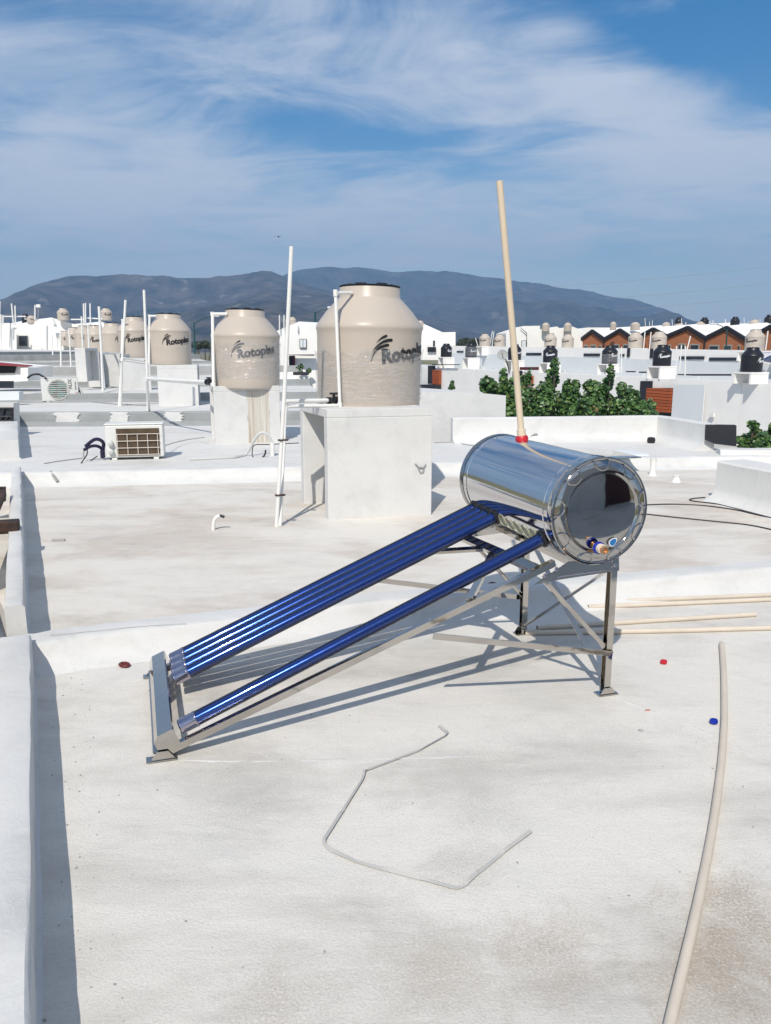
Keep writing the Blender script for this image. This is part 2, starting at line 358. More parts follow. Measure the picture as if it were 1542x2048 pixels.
def metal_mat(name, base, rough, brush=0.0, axis=(1, 1, 60), bump=0.0, bscale=5.0, metal=1.0, coat=0.0):
    m = bpy.data.materials.new(name); m.use_nodes = True; nt = m.node_tree; N = nt.nodes; L = nt.links; p = N['Principled BSDF']
    p.inputs['Base Color'].default_value = (*base, 1); p.inputs['Metallic'].default_value = metal; p.inputs['Roughness'].default_value = rough
    p.inputs['Coat Weight'].default_value = coat
    tc = N.new('ShaderNodeTexCoord'); mp = N.new('ShaderNodeMapping'); mp.inputs['Scale'].default_value = axis; L.new(tc.outputs['Object'], mp.inputs[0])
    prev = None
    if brush:
        t = N.new('ShaderNodeTexNoise'); t.inputs['Scale'].default_value = 4; t.inputs['Detail'].default_value = 5; L.new(mp.outputs[0], t.inputs['Vector'])
        mr = N.new('ShaderNodeMapRange'); mr.inputs['To Min'].default_value = rough * .6; mr.inputs['To Max'].default_value = rough + brush
        L.new(t.outputs['Fac'], mr.inputs['Value']); L.new(mr.outputs[0], p.inputs['Roughness'])
        b = N.new('ShaderNodeBump'); b.inputs['Strength'].default_value = .12; b.inputs['Distance'].default_value = .0008
        L.new(t.outputs['Fac'], b.inputs['Height']); prev = b
    if bump:
        t = N.new('ShaderNodeTexNoise'); t.inputs['Scale'].default_value = bscale; t.inputs['Detail'].default_value = 2; L.new(tc.outputs['Object'], t.inputs['Vector'])
        b = N.new('ShaderNodeBump'); b.inputs['Strength'].default_value = bump; b.inputs['Distance'].default_value = .01
        L.new(t.outputs['Fac'], b.inputs['Height'])
        if prev: L.new(prev.outputs[0], b.inputs['Normal'])
        prev = b
    if prev: L.new(prev.outputs[0], p.inputs['Normal'])
    return m
M['mirror'] = metal_mat('mirror_steel', (.66, .66, .67), .045, brush=.06, axis=(14, 1.2, 14), bump=.10, bscale=3.2)
M['cap'] = metal_mat('cap_steel', (.43, .42, .41), .05, bump=.12, bscale=5.0)
M['frame'] = metal_mat('stainless_frame', (.54, .51, .47), .05, brush=.05, axis=(30, 30, 2), bump=.09, bscale=11)
M['chrome'] = metal_mat('chrome_cup', (.44, .41, .48), .07)
M['tube_inner'] = metal_mat('selective_blue_coating', (.004, .040, .235), .15, metal=.60, brush=.05, axis=(2, 40, 40))

def glassy(name, tint, rough, base_fac, f_ior=1.45, milky=0.0, wrinkle=None):
    """Thin clear skin: see-through, with a real mirror reflection on top."""
    m = bpy.data.materials.new(name); m.use_nodes = True; nt = m.node_tree; N = nt.nodes; L = nt.links
    N.remove(N['Principled BSDF']); out = N['Material Output']
    tr = N.new('ShaderNodeBsdfTransparent'); tr.inputs[0].default_value = (*tint, 1)
    gl = N.new('ShaderNodeBsdfGlossy'); gl.inputs['Roughness'].default_value = rough; gl.inputs['Color'].default_value = (1, 1, 1, 1)
    fr = N.new('ShaderNodeFresnel'); fr.inputs['IOR'].default_value = f_ior
    ad = N.new('ShaderNodeMath'); ad.operation = 'ADD'; ad.use_clamp = True; L.new(fr.outputs[0], ad.inputs[0]); ad.inputs[1].default_value = base_fac
    mx = N.new('ShaderNodeMixShader'); L.new(ad.outputs[0], mx.inputs[0])
    src = tr
    tc = N.new('ShaderNodeTexCoord')
    if wrinkle:
        mp = N.new('ShaderNodeMapping'); mp.inputs['Scale'].default_value = (1.2, 1.2, 9.0); mp.inputs['Rotation'].default_value = (R(6), R(-5), 0); L.new(tc.outputs['Object'], mp.inputs[0])
        t = N.new('ShaderNodeTexNoise'); t.inputs['Scale'].default_value = 2.6; t.inputs['Detail'].default_value = 7; t.inputs['Roughness'].default_value = .62; t.inputs['Distortion'].default_value = 1.1
        L.new(mp.outputs[0], t.inputs['Vector'])
        mp2 = N.new('ShaderNodeMapping'); mp2.inputs['Scale'].default_value = (5, 5, 2.2); mp2.inputs['Rotation'].default_value = (R(20), R(15), 0); L.new(tc.outputs['Object'], mp2.inputs[0])
        t2 = N.new('ShaderNodeTexNoise'); t2.inputs['Scale'].default_value = 3.2; t2.inputs['Detail'].default_value = 5; t2.inputs['Distortion'].default_value = 1.6; L.new(mp2.outputs[0], t2.inputs['Vector'])
        sm = N.new('ShaderNodeMath'); sm.operation = 'ADD'; L.new(t.outputs['Fac'], sm.inputs[0]); L.new(t2.outputs['Fac'], sm.inputs[1])
        b = N.new('ShaderNodeBump'); b.inputs['Strength'].default_value = 1.0; b.inputs['Distance'].default_value = wrinkle; L.new(sm.outputs[0], b.inputs['Height'])
        L.new(b.outputs[0], gl.inputs['Normal']); L.new(b.outputs[0], fr.inputs['Normal'])
        df = N.new('ShaderNodeBsdfDiffuse'); df.inputs[0].default_value = (.66, .63, .60, 1)
        mr = N.new('ShaderNodeMapRange'); mr.inputs['From Min'].default_value = .45; mr.inputs['From Max'].default_value = .75
        mr.inputs['To Min'].default_value = milky * .5; mr.inputs['To Max'].default_value = milky * 1.6; L.new(t.outputs['Fac'], mr.inputs['Value'])
        ab = N.new('ShaderNodeMath'); ab.operation = 'SUBTRACT'; L.new(t.outputs['Fac'], ab.inputs[0]); ab.inputs[1].default_value = .5
        ab2 = N.new('ShaderNodeMath'); ab2.operation = 'ABSOLUTE'; L.new(ab.outputs[0], ab2.inputs[0])
        ln = N.new('ShaderNodeMapRange'); ln.inputs['From Min'].default_value = .022; ln.inputs['From Max'].default_value = .004; ln.inputs['To Min'].default_value = 0; ln.inputs['To Max'].default_value = .42; L.new(ab2.outputs[0], ln.inputs['Value'])
        cm = N.new('ShaderNodeMix'); cm.data_type = 'RGBA'; L.new(ln.outputs[0], cm.inputs['Factor']); cm.inputs['A'].default_value = (.66, .63, .60, 1); cm.inputs['B'].default_value = (.20, .165, .135, 1); L.new(cm.outputs['Result'], df.inputs[0])  # folds of the clear film darkened by colour, as shade in the creases
        sa = N.new('ShaderNodeMath'); sa.operation = 'MAXIMUM'; L.new(mr.outputs[0], sa.inputs[0]); L.new(ln.outputs[0], sa.inputs[1])
        m2 = N.new('ShaderNodeMixShader'); L.new(sa.outputs[0], m2.inputs[0]); L.new(tr.outputs[0], m2.inputs[1]); L.new(df.outputs[0], m2.inputs[2]); src = m2
    if wrinkle:
        for l in list(fr.inputs['Normal'].links): L.remove(l)
        m3 = N.new('ShaderNodeMapRange'); m3.inputs['From Min'].default_value = .9; m3.inputs['From Max'].default_value = 1.25; m3.inputs['To Min'].default_value = .05; m3.inputs['To Max'].default_value = .22
        L.new(sm.outputs[0], m3.inputs['Value']); L.new(m3.outputs[0], mx.inputs[0])
    L.new(src.outputs[0], mx.inputs[1]); L.new(gl.outputs[0], mx.inputs[2]); L.new(mx.outputs[0], out.inputs['Surface']); return m
M['film'] = glassy('stretch_film', (.99, .99, .99), .07, .0, 1.22, milky=.09, wrinkle=.020)
M['tube_glass'] = glassy('borosilicate_glass', (.96, .97, .98), .03, .015, 1.45)
M['pane'] = glassy('loose_glass_pane', (.72, .80, .84), .03, .22, 1.5)

def leaf_mat(name, a, b):
    m = bpy.data.materials.new(name); m.use_nodes = True; nt = m.node_tree; N = nt.nodes; L = nt.links; p = N['Principled BSDF']
    p.inputs['Roughness'].default_value = .38; p.inputs['Specular IOR Level'].default_value = .45
    g = N.new('ShaderNodeNewGeometry'); r = N.new('ShaderNodeValToRGB'); r.color_ramp.elements[0].color = (*a, 1); r.color_ramp.elements[1].color = (*b, 1)
    if name.startswith('leathery'):
        x = r.color_ramp.elements.new(.45); x.color = (.042, .10, .026, 1); x = r.color_ramp.elements.new(.88); x.color = (*b, 1); x = r.color_ramp.elements.new(.965); x.color = (.17, .24, .065, 1); r.color_ramp.elements[-1].color = (.17, .10, .035, 1)
    L.new(g.outputs['Random Per Island'], r.inputs[0]); L.new(r.outputs[0], p.inputs['Base Color']); return m
M['leaf'] = leaf_mat('leathery_green_leaves', (.025, .066, .018), (.10, .19, .045))
M['leaf_dull'] = leaf_mat('dull_green_leaves', (.022, .036, .016), (.060, .075, .035))
M['bare'] = leaf_mat('dry_twigs', (.10, .08, .06), (.16, .13, .10))

def blotch_wall(name, base, stain, lo, hi, stretch, scale):
    return mat(name, base, .85, spec=.2, color2=stain, scale=scale, stretch=stretch, bump=.3, bscale=30)
M['drip'] = blotch_wall('dripped_brown_stain', (.62, .60, .55), (.44, .37, .29), .4, .6, (18, 18, .5), 1.5)

def text_mesh(txt, size, shear=0.0, bold=0.0, align='LEFT'):
    c = bpy.data.curves.new('t', 'FONT'); c.body = txt; c.size = size; c.shear = shear; c.offset = bold; c.align_x = align; c.resolution_u = 3
    o = bpy.data.objects.new('t', c); col.objects.link(o); dg = bpy.context.evaluated_depsgraph_get(); dg.update()
    me = bpy.data.meshes.new_from_object(o.evaluated_get(dg)); vs_ = [v.co.copy() for v in me.vertices]; fs = [list(p.vertices) for p in me.polygons]
    bpy.data.objects.remove(o); bpy.data.curves.remove(c); bpy.data.meshes.remove(me); return vs_, fs

rnd = random.Random(7)
# ------------------------------------------------------------------ the setting: land, mountains, air
def plane(name, pts, m): return structure(MB().add(pts, [list(range(len(pts)))]).build(name, m, loc=(0, 0, 0)))
plane('ground', [(-9000, -2500, -3.0), (9000, -2500, -3.0), (9000, 9000, -3.0), (-9000, 9000, -3.0)], M['field'])
M['asphalt'] = mat('pale_concrete_street', (.46, .45, .43), .9, var=.15, scale=.8)
plane('street', [(5.0, -25, -2.99), (40, -25, -2.99), (30.5, 3, -2.99), (4, 73, -2.99), (-24, 75, -2.99), (1.0, 14, -2.99), (7.5, 10, -2.99)], M['asphalt'])

def mountain_mat(name, a, b, c):
    m = bpy.data.materials.new(name); m.use_nodes = True; nt = m.node_tree; N = nt.nodes; L = nt.links; p = N['Principled BSDF']
    p.inputs['Roughness'].default_value = 1; p.inputs['Specular IOR Level'].default_value = 0
    geo = N.new('ShaderNodeNewGeometry')
    def nz(scale, det, st=(1, 1, 1)):
        mp = N.new('ShaderNodeMapping'); mp.inputs['Scale'].default_value = st; L.new(geo.outputs['Position'], mp.inputs[0])
        t = N.new('ShaderNodeTexNoise'); t.inputs['Scale'].default_value = scale; t.inputs['Detail'].default_value = det; t.inputs['Roughness'].default_value = .65
        L.new(mp.outputs[0], t.inputs['Vector']); return t.outputs['Fac']
    r = N.new('ShaderNodeValToRGB'); L.new(nz(.013, 9), r.inputs[0])
    r.color_ramp.elements[0].position = .38; r.color_ramp.elements[0].color = (*a, 1); r.color_ramp.elements[1].position = .62; r.color_ramp.elements[1].color = (*b, 1)
    r2 = N.new('ShaderNodeMapRange'); r2.inputs['From Min'].default_value = .60; r2.inputs['From Max'].default_value = .70; L.new(nz(.011, 6), r2.inputs['Value'])
    mx = N.new('ShaderNodeMix'); mx.data_type = 'RGBA'; L.new(r2.outputs[0], mx.inputs['Factor']); L.new(r.outputs[0], mx.inputs['A']); mx.inputs['B'].default_value = (*c, 1)
    L.new(mx.outputs['Result'], p.inputs['Base Color']); return m
M['mt1'] = mountain_mat('scrub_mountainside', (.008, .014, .007), (.125, .095, .066), (.30, .26, .22))
M['mt2'] = mountain_mat('wooded_mountainside', (.006, .013, .008), (.085, .075, .052), (.20, .18, .15))

def fbm(x, y, seed, octv=5, base=1.0):
    rs = np.random.RandomState(seed); z = np.zeros_like(x); a = 1.0; f = base
    for k in range(octv):
        for j in range(3):
            th = rs.uniform(0, math.pi); ph = rs.uniform(0, 6.28)
            z += a * np.sin(f * (x * math.cos(th) + y * math.sin(th)) + ph + 1.3 * np.sin(.6 * f * (y * math.cos(th) - x * math.sin(th)) + ph * 2)) / 3
        a *= .52; f *= 1.95
    return z
def mountains(name, sky, d_crest, d_base, m, seed):
    xs = np.linspace(sky[0][0], sky[-1][0], 300); ys = np.interp(xs, [p[0] for p in sky], [p[1] for p in sky])
    ys = np.convolve(np.pad(ys, 3, mode='edge'), np.ones(7) / 7, 'valid'); rows = []; nd = 46
    crest = [deep(x, y, d_crest) for x, y in zip(xs, ys)]
    for j in range(nd):
        t = j / (nd - 1); row = []
        for i, c in enumerate(crest):
            d = d_base + (d_crest - d_base) * t; X = c.x * (d / d_crest) ** .55
            row.append((X, d, -3 + (c.z + 3) * (.10 * t + .90 * t ** 1.55)))
        rows.append(row)
    for j in range(1, 6):                       # the far side falls away again
        t = j / 5; rows.append([(c.x, c.y + 240 * t, -3 + (c.z + 3) * (1 - t) ** 1.2) for c in crest])
    A = np.array(rows); n = fbm(A[..., 0] / 260, A[..., 1] / 520, seed, 6)
    prof = np.concatenate([np.sin(np.linspace(0, math.pi, nd)) ** .8, np.zeros(5)])[:, None]
    A[..., 2] += prof * n * 75 * np.clip((A[nd - 1, :, 2][None, :] + 3) / 200, .15, 1.5)
    small = fbm(A[..., 0] / 40, A[..., 1] / 60, seed + 5, 4) * 6.0
    A[..., 2] = np.maximum(A[..., 2] + small * np.minimum(1, A[..., 2] / 60).clip(0, 1), -6)
    o = MB().sheet([[tuple(p) for p in r] for r in A]).build(name, m, loc=(0, 0, 0), fix=False); structure(o)
    return o
mountains('mountain_range', [(-500, 690), (-260, 650), (-120, 618), (0, 599), (32, 592), (75, 570), (110, 558), (145, 551), (182, 553), (225, 550), (262, 547), (322, 551), (388, 557), (416, 558), (462, 550), (505, 544), (533, 541), (548, 545), (566, 556), (620, 572), (700, 592), (780, 612), (860, 634), (960, 660), (1060, 690)], 3000, 1500, M['mt1'], 3)
mountains('mountain_range', [(420, 640), (500, 590), (562, 553), (590, 541), (615, 538), (643, 532), (690, 535), (730, 535), (765, 540), (796, 546), (830, 542), (860, 540), (905, 546), (950, 550), (1000, 556), (1042, 562), (1100, 572), (1135, 576), (1182, 584), (1225, 592), (1262, 598), (1300, 609), (1342, 623), (1386, 643), (1430, 668), (1480, 690), (1600, 697)], 4200, 2300, M['mt2'], 8)

hz = bpy.data.materials.new('air_haze'); hz.use_nodes = True; nt = hz.node_tree; nt.nodes.remove(nt.nodes['Principled BSDF'])
pv = nt.nodes.new('ShaderNodeVolumePrincipled'); pv.inputs['Color'].default_value = (.40, .64, 1.0, 1); pv.inputs['Density'].default_value = .00027; pv.inputs['Anisotropy'].default_value = 0.0
nt.links.new(pv.outputs[0], nt.nodes['Material Output'].inputs['Volume'])
ho = MB().box((0, 2210, 268), (8400, 4620, 548)).build('haze', hz); ho['kind'] = 'stuff'; ho.display_type = 'WIRE'

# ------------------------------------------------------------------ our terrace: flat-roofed houses in a row
def lerp(a, b, t): return a + (b - a) * t
def sub(a, b, n): return [lerp(Vector(a), Vector(b), i / n) for i in range(n + 1)]
def sweep(mb, pts, sec, jit=0.0, side=None, seed=0):
    """Section (distance to the far side, height) swept along a line, with the unevenness of hand-laid mortar."""
    rg = random.Random(seed); rows = []
    for i, p in enumerate(pts):
        t = (Vector(pts[min(i + 1, len(pts) - 1)]) - Vector(pts[max(i - 1, 0)])); t.z = 0; t.normalize()
        nr = side if side is not None else V(-t.y, t.x, 0)
        rows.append([Vector(p) + nr * (s + rg.uniform(-jit, jit)) + V(0, 0, h + rg.uniform(-jit, jit) * (.6 if h > .02 else .15)) for s, h in sec])
    mb.sheet(rows, True)
    n = len(sec); mb.add(rows[0], [list(range(n - 1, -1, -1))]); mb.add(rows[-1], [list(range(n))]); return mb
def curb_sec(w, h, cove=.0, b=.02):
    s = []
    if cove: s += [(-cove, -.004), (-cove * .5, cove * .14), (-cove * .18, cove * .42), (0, cove * .9)]
    else: s += [(0, -.3)]
    s += [(.0, h - b), (b * .3, h - b * .3), (b, h), (w - b, h), (w - b * .3, h - b * .3), (w, h - b), (w, -.3)]
    return s
def deck(pts, z, m, parent, name='roof_deck'):
    P = [V(p[0], p[1], z) for p in pts]; MB().prism([p - V(0, 0, .252) for p in P], (0, 0, -(z + 2.74))).build('house_body', M['wall_far'], parent)
    mb = MB().prism(P, (0, 0, -.25)); return mb.build(name, m, parent)
def house(label, loc): return thing('terrace_house', label, 'house', loc, 0, 'white flat roofed houses in our terrace')
Z1, Z2, Z3 = .06, .19, .38
LW = [V(-.715, 1.35, 0), V(-1.66, 3.50, 0)]; ldir = (LW[1] - LW[0]).normalized()      # inner top edge of the left parapet
lw_near = LW[0] - ldir * 6.0
lnorm = V(-ldir.y, ldir.x, 0)
if lnorm.x > 0: lnorm = -lnorm
# --- the house we stand on
h0 = house('white flat roof in the foreground with the solar water heater on it', (0, 0, 0))
backL, backR = at(100, 1345), at(1542, 1170)
bd = (backR - backL).normalized()
deck([lw_near + lnorm * .02, LW[1] + lnorm * .02 + ldir * .2, backL + bd * .3 + V(0, .10, 0), backR + bd * 4.5 + V(0, .1, 0), (7.5, -4.5), (.5, -5.5)], 0, M['deck0'], h0)
mb = MB(); sweep(mb, sub(lw_near, LW[1] + ldir * .10, 60), curb_sec(.24, .165, .02, .012), .0035, lnorm, 1); mb.build('parapet', M['wall'], h0)
mb = MB()
pts = [at(62, 1330), at(178, 1318), at(426, 1283), at(797, 1222), at(1308, 1180), at(1542, 1163)]
L_ = [V(-1.90, 3.46, 0), V(-1.69, 3.56, 0), V(-1.47, 3.68, 0), V(-.90, 3.89, 0), V(.06, 4.26, 0), V(1.62, 4.66, 0), V(2.50, 4.93, 0), V(6.5, 6.1, 0)]
pl = []
for a, b in zip(L_[:-1], L_[1:]): pl += sub(a, b, 10)[:-1]
pl.append(L_[-1])
sweep(mb, pl, [(-.14, -.005), (-.08, .02), (-.035, .05), (-.012, .085), (0, .108), (.012, .118), (.03, .122), (.12, .120), (.19, .115), (.20, .05), (.20, -.1)], .006, None, 2); mb.build('parapet', M['wall'], h0)
# unseen block added behind the viewpoint to grey the steel cap's reflection
mb = MB().box((4.2, -1.55, 2.0), (7.0, 1.6, 4.0), R(22)); sh = mb.build('reflection_block', M['wall'], h0)
sh['label'] = 'unseen white block added for its grey reflection in the steel cap'
MB().box((6.25, .135, 1.15), (2.3, .10, 2.2), R(22)).build('door', M['maroon_reflected'] if 'maroon_reflected' in M else M.setdefault('maroon_reflected', mat('dark_maroon_reflected_panel', (.045, .008, .012), .5)), h0)  # unseen maroon panel added for the dark patch reflected in the cap

# --- second house: the big tank stands on it
h1 = house('white flat roof behind the low ridge carrying the nearest cream tank', (0, 6, Z1))
l1a, l1b = at(50, 1251, .24), at(43, 985, .24); l1d = (l1b - l1a); l1d.z = 0; l1d.normalize(); l1n = V(-l1d.y, l1d.x, 0)
if l1n.x > 0: l1n = -l1n
l1a.z = l1b.z = Z1
P12 = [at(-60, 973, Z1), at(250, 967, Z1), at(560, 960, Z1), at(900, 949, Z1), at(1271, 938, Z1), at(1427, 936, Z1)]
P12.append(P12[-1] + (P12[-1] - P12[-2]).normalized() * 6)
deck([V(-1.82, 3.72, 0), P12[0] + V(-.3, .1, 0)] + [p + V(0, .1, 0) for p in P12[1:]] + [V(9, 6.8, 0), V(6.6, 6.2, 0), V(2.5, 5.03, 0), V(1.6, 4.76, 0), V(.05, 4.36, 0), V(-.92, 4.0, 0), V(-1.5, 3.82, 0)], Z1, M['deck1'], h1)
mb = MB(); sweep(mb, sub(l1a + l1d * .28, l1b + l1d * 1.6, 40), curb_sec(.09, .20, .02, .012), .004, l1n, 3); mb.build('parapet', M['wall'], h1)
mb = MB(); pl = []
for a, b in zip(P12[:-1], P12[1:]): pl += sub(a, b, 12)[:-1]
sweep(mb, pl, [(-.16, -.005), (-.09, .02), (-.04, .05), (-.01, .085), (0, .12), (.02, Z2 - Z1 + .005), (.10, Z2 - Z1 + .012), (.16, Z2 - Z1 + .006), (.2, Z2 - Z1 - .02)], .006, None, 4); mb.build('parapet', M['wall'], h1)
# wall of the right-hand patio: end face and long face running towards us on the right
w0 = at(1428, 1000, Z1); w1 = at(1560, 1034, Z1); wd = (w1 - w0); wd.normalize()
zt = zat(921, w0.y)
w2 = w0 + wd * 4.2; wn = V(-wd.y, wd.x, 0)
if wn.x < 0: wn = -wn
mb = MB(); sweep(mb, sub(w0, w2, 24), [(-.16, -.005), (-.08, .02), (-.03, .06), (0, .12), (.0, zt - Z1 - .02), (.02, zt - Z1), (.32, zt - Z1), (.33, zt - Z1 - .02), (.33, -.2)], .004, wn, 5); mb.build('patio_wall', M['wall'], h1)

# --- third house
h2 = house('white flat roof with the wire guarded air conditioner and the drip stained tank stand', (0, 10, Z2))
P23L, P23R = at(-20, 852, Z2), at(700, 848, Z2)
bw0, bw1, bw2 = at(905, 886, Z2), at(1312, 880, Z2), at(1407, 901, Z2)
deck([P12[0] + V(-.3, .12, 0)] + [p + V(0, .12, 0) for p in P12[1:6]] + [P12[-1] + V(-1, .3, 0), bw2 + V(3.5, .6, 0), bw2 + V(.2, .2, 0), bw1 + V(.15, .15, 0), bw0 + V(-.3, .15, 0), P23R + V(1.2, -1.5, 0), P23R + V(1.2, .1, 0), P23L + V(-.3, .1, 0)], Z2, M['deck2'], h2)
hP = Z3 - Z2 + .045
mb = MB(); sweep(mb, sub(P23L, P23R, 40), [(-.20, -.005), (-.10, .03), (0, .07), (.0, hP - .02), (.02, hP), (.14, hP), (.15, hP - .03), (.15, -.2)], .004, None, 6); mb.build('parapet', M['band'], h2)
for xa, xb in ((112, 158), (224, 258), (330, 366)):
    rg = random.Random(int(xa)); n = 9; ring = []
    yq = lambda x: 852 - 4 * (x + 20) / 720
    for i in range(n): ring.append(at(xa + rg.uniform(-5, 5), yq(xa), Z2) + V(0, 0, .06 + (hP - .06) * i / (n - 1)))
    for i in range(n): ring.append(at(xb + rg.uniform(-5, 5), yq(xb), Z2) + V(0, 0, .06 + (hP - .06) * (n - 1 - i) / (n - 1)))
    MB().prism([p + V(0, -.016, 0) for p in ring], (0, .008, 0)).build('paint_patch', M['wall'], h2)
zt2 = zat(832, bw1.y)
mb = MB(); pl = sub(bw0, bw1, 14)[:-1] + sub(bw1, bw2, 8)
sweep(mb, pl, [(-.2, -.005), (-.1, .02), (-.04, .06), (0, .12), (0, zt2 - Z2 - .015), (.02, zt2 - Z2), (.14, zt2 - Z2), (.15, zt2 - Z2 - .02), (.15, -2)], .004, None, 7); mb.build('parapet', M['wall'], h2)
# low ledge on the far right of it
mb = MB(); sweep(mb, sub(at(1440, 910, Z2), at(1440, 910, Z2) + V(3.2, -.55, 0), 14), [(-.02, -.01), (0, .04), (.02, .07), (.2, .07), (.22, .04), (.22, -2)], .012, None, 8); mb.build('ledge', M['wall'], h2)
mb = MB(); l2a, l2b = at(40, 925, Z2), at(38, 848, Z2)
l2d = (l2b - l2a).normalized(); l2n = V(-l2d.y, l2d.x, 0)
sweep(mb, sub(l2a + l2d * .3, l2b, 20), curb_sec(.28, .24, .03, .012), .005, l2n if l2n.x < 0 else -l2n, 9); mb.build('parapet', M['wall'], h2)

# --- the farther roofs of the row: each a step, its cross parapet and its deck
FAR = [  # front px line (xl,yl,xr,yr), z at foot, top z, wall material
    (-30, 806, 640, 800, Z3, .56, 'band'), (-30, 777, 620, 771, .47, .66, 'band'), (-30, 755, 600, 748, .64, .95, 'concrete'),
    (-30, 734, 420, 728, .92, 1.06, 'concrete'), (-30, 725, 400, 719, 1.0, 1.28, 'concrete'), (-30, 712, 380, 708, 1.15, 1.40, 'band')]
lines = []
for f in FAR: lines.append((at(f[0], f[1], f[4]), at(f[2], f[3], f[4])))
prevL, prevR, pz = P23L, P23R, Z3
words_ = ['fourth', 'fifth', 'sixth', 'seventh', 'eighth', 'ninth']
for k, f in enumerate(FAR):
    a, b = lines[k]
    hh = house('white flat roof of the %s house along the terrace, counted from the heater' % words_[k], ((a.x + b.x) / 2, a.y, f[4]))
    mb = MB().prism([V(prevL.x, prevL.y + .13, pz), V(prevR.x, prevR.y + .13, pz), V(b.x, b.y + .1, f[4]), V(a.x, a.y + .1, f[4])], (0, 0, -3.2)); mb.build('roof_deck', M['deck2'], hh)
    hp = f[5] - f[4]
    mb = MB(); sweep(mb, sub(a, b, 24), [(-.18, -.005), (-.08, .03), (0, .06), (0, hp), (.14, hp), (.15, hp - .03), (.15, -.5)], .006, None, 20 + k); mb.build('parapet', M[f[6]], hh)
    prevL, prevR, pz = a, b, f[5] - .02
mb = MB().prism([V(prevL.x, prevL.y + .1, pz), V(prevR.x, prevR.y + .1, pz), V(prevR.x - 20, prevR.y + 60, pz + 1.0), V(prevL.x - 30, prevL.y + 60, pz + 1.0)], (0, 0, -4))
last = house('white roofs at the far end of the terrace below the gabled house', (-20, 60, pz)); mb.build('roof_deck', M['deck2'], last)

# ------------------------------------------------------------------ tank stands
def stand(label, fl, fr, zb, zt, dep, m, yaw=None, stain=None, th=.10, open_side=True, st_right=False, group='masonry tank stands on our terrace'):
    """Two walls and a slab: front wall from fl to fr (points on the roof)."""
    fl, fr = Vector(fl), Vector(fr); e = (fr - fl); w = e.length; e.normalize()
    nrm = V(-e.y, e.x, 0) if yaw is None else V(-math.sin(yaw), math.cos(yaw), 0)
    r = thing('tank_stand', label, 'tank stand', (fl + fr) / 2 + nrm * dep / 2, 0, group)
    sl = .07
    def wall_(off, thk, nm):
        mb = MB(); a = V(fl.x, fl.y, zb) + nrm * off; h = zt - sl - zb
        c = a + e * w / 2 + nrm * thk / 2 + V(0, 0, h / 2); Mx = Matrix((e, nrm, V(0, 0, 1))).transposed()
        mb.bbox(c, (w, thk, h), .008, M=Mx); return mb.build(nm, m, r)
    wall_(0, th, 'front_wall'); wall_(dep - th, th, 'back_wall')
    if not open_side or st_right:
        mb = MB(); Mx = Matrix((e, nrm, V(0, 0, 1))).transposed()
        mb.bbox(V(fl.x, fl.y, (zb + zt - sl) / 2) + nrm * dep / 2 + e * (w - .06 if st_right else w * .25), (.1, dep - 2 * th, zt - sl - zb), .005, M=Mx); mb.build('inner_wall', m, r)
    Mx = Matrix((e, nrm, V(0, 0, 1))).transposed()
    MB().bbox(V(fl.x, fl.y, zt - sl / 2) + e * w / 2 + nrm * dep / 2, (w - .002, dep - .002, sl), .004, M=Mx).build('slab', m, r)
    if stain:
        a, b = stain; n = 14; rg = random.Random(5); P = []
        for i in range(n): P.append(V(fl.x, fl.y, 0) + e * (w * (a + rg.uniform(-.012, .012))) + V(0, 0, zb + .02 + (zt - sl - zb - .02) * i / (n - 1)))
        for i in range(n): P.append(V(fl.x, fl.y, 0) + e * (w * (b + rg.uniform(-.012, .012))) + V(0, 0, zt - sl - (zt - sl - zb - .02) * i / (n - 1)))
        MB().prism([p - nrm * .004 for p in P], nrm * .003).build('drip_stain', M['drip'], r)
    return r
fl, fr = at(657, 1040, Z1), at(863, 1030, Z1)
zt1 = zat(819, fl.y)
bl = at(604, 1008, Z1); yaw1 = math.atan2(-(bl - fl).x, (bl - fl).y) ; dep1 = (bl - fl).length + .10
st1 = stand('white masonry stand under the nearest cream tank', fl, fr, Z1 - .02, zt1, dep1, M['wall'], yaw=R(21), st_right=True)
# bare hook and scuff marks on its front
e1 = (fr - fl).normalized(); n1 = V(-e1.y, e1.x, 0)
def on1(x, y):
    r = ray(x, y); P0 = np.array(fl); nn = np.array(n1); t = ((P0 - CAM) @ nn) / (r @ nn); return Vector(CAM + r * t)
mb = MB(); hk = [on1(830, 927), on1(836, 934), on1(846, 935), on1(851, 928)]; mb.tube([p - n1 * .012 for p in hk], .006, 6)
mb.tube([p - n1 * .012 for p in (on1(836, 937), on1(840, 945), on1(846, 943), on1(847, 937))], .005, 6)
mb.build('hook', M['wire_grey'], st1)
fl2, fr2 = at(431, 888, Z2), at(562, 884, Z2)
zt2s = zat(773, fl2.y)
st2 = stand('stained white stand with brown drips under the second cream tank', fl2, fr2, Z2 - .02, zt2s, .95, M['wall'], stain=(.50, .83), open_side=False)
ST3 = [('white stand under the third cream tank', (318, 812), (398, 811), Z3, 730, .85), ('white stand under the fourth cream tank with a grey side', (248, 776), (303, 775), .56, 717, .9),
       ('white stand under the fifth cream tank', (205, 764), (243, 764), .62, 708, .9), ('white stand under the sixth cream tank', (176, 752), (200, 752), .80, 704, .9), ('white stand under the seventh cream tank', (152, 740), (173, 740), 1.0, 696, .9)]
for lab, a, b, z, yt, dp in ST3:
    A_, B_ = at(*a, z), at(*b, z); zt_ = zat(yt, A_.y)
    stand(lab, A_, B_, z - .3, zt_, dp, M['wall'], open_side=False)

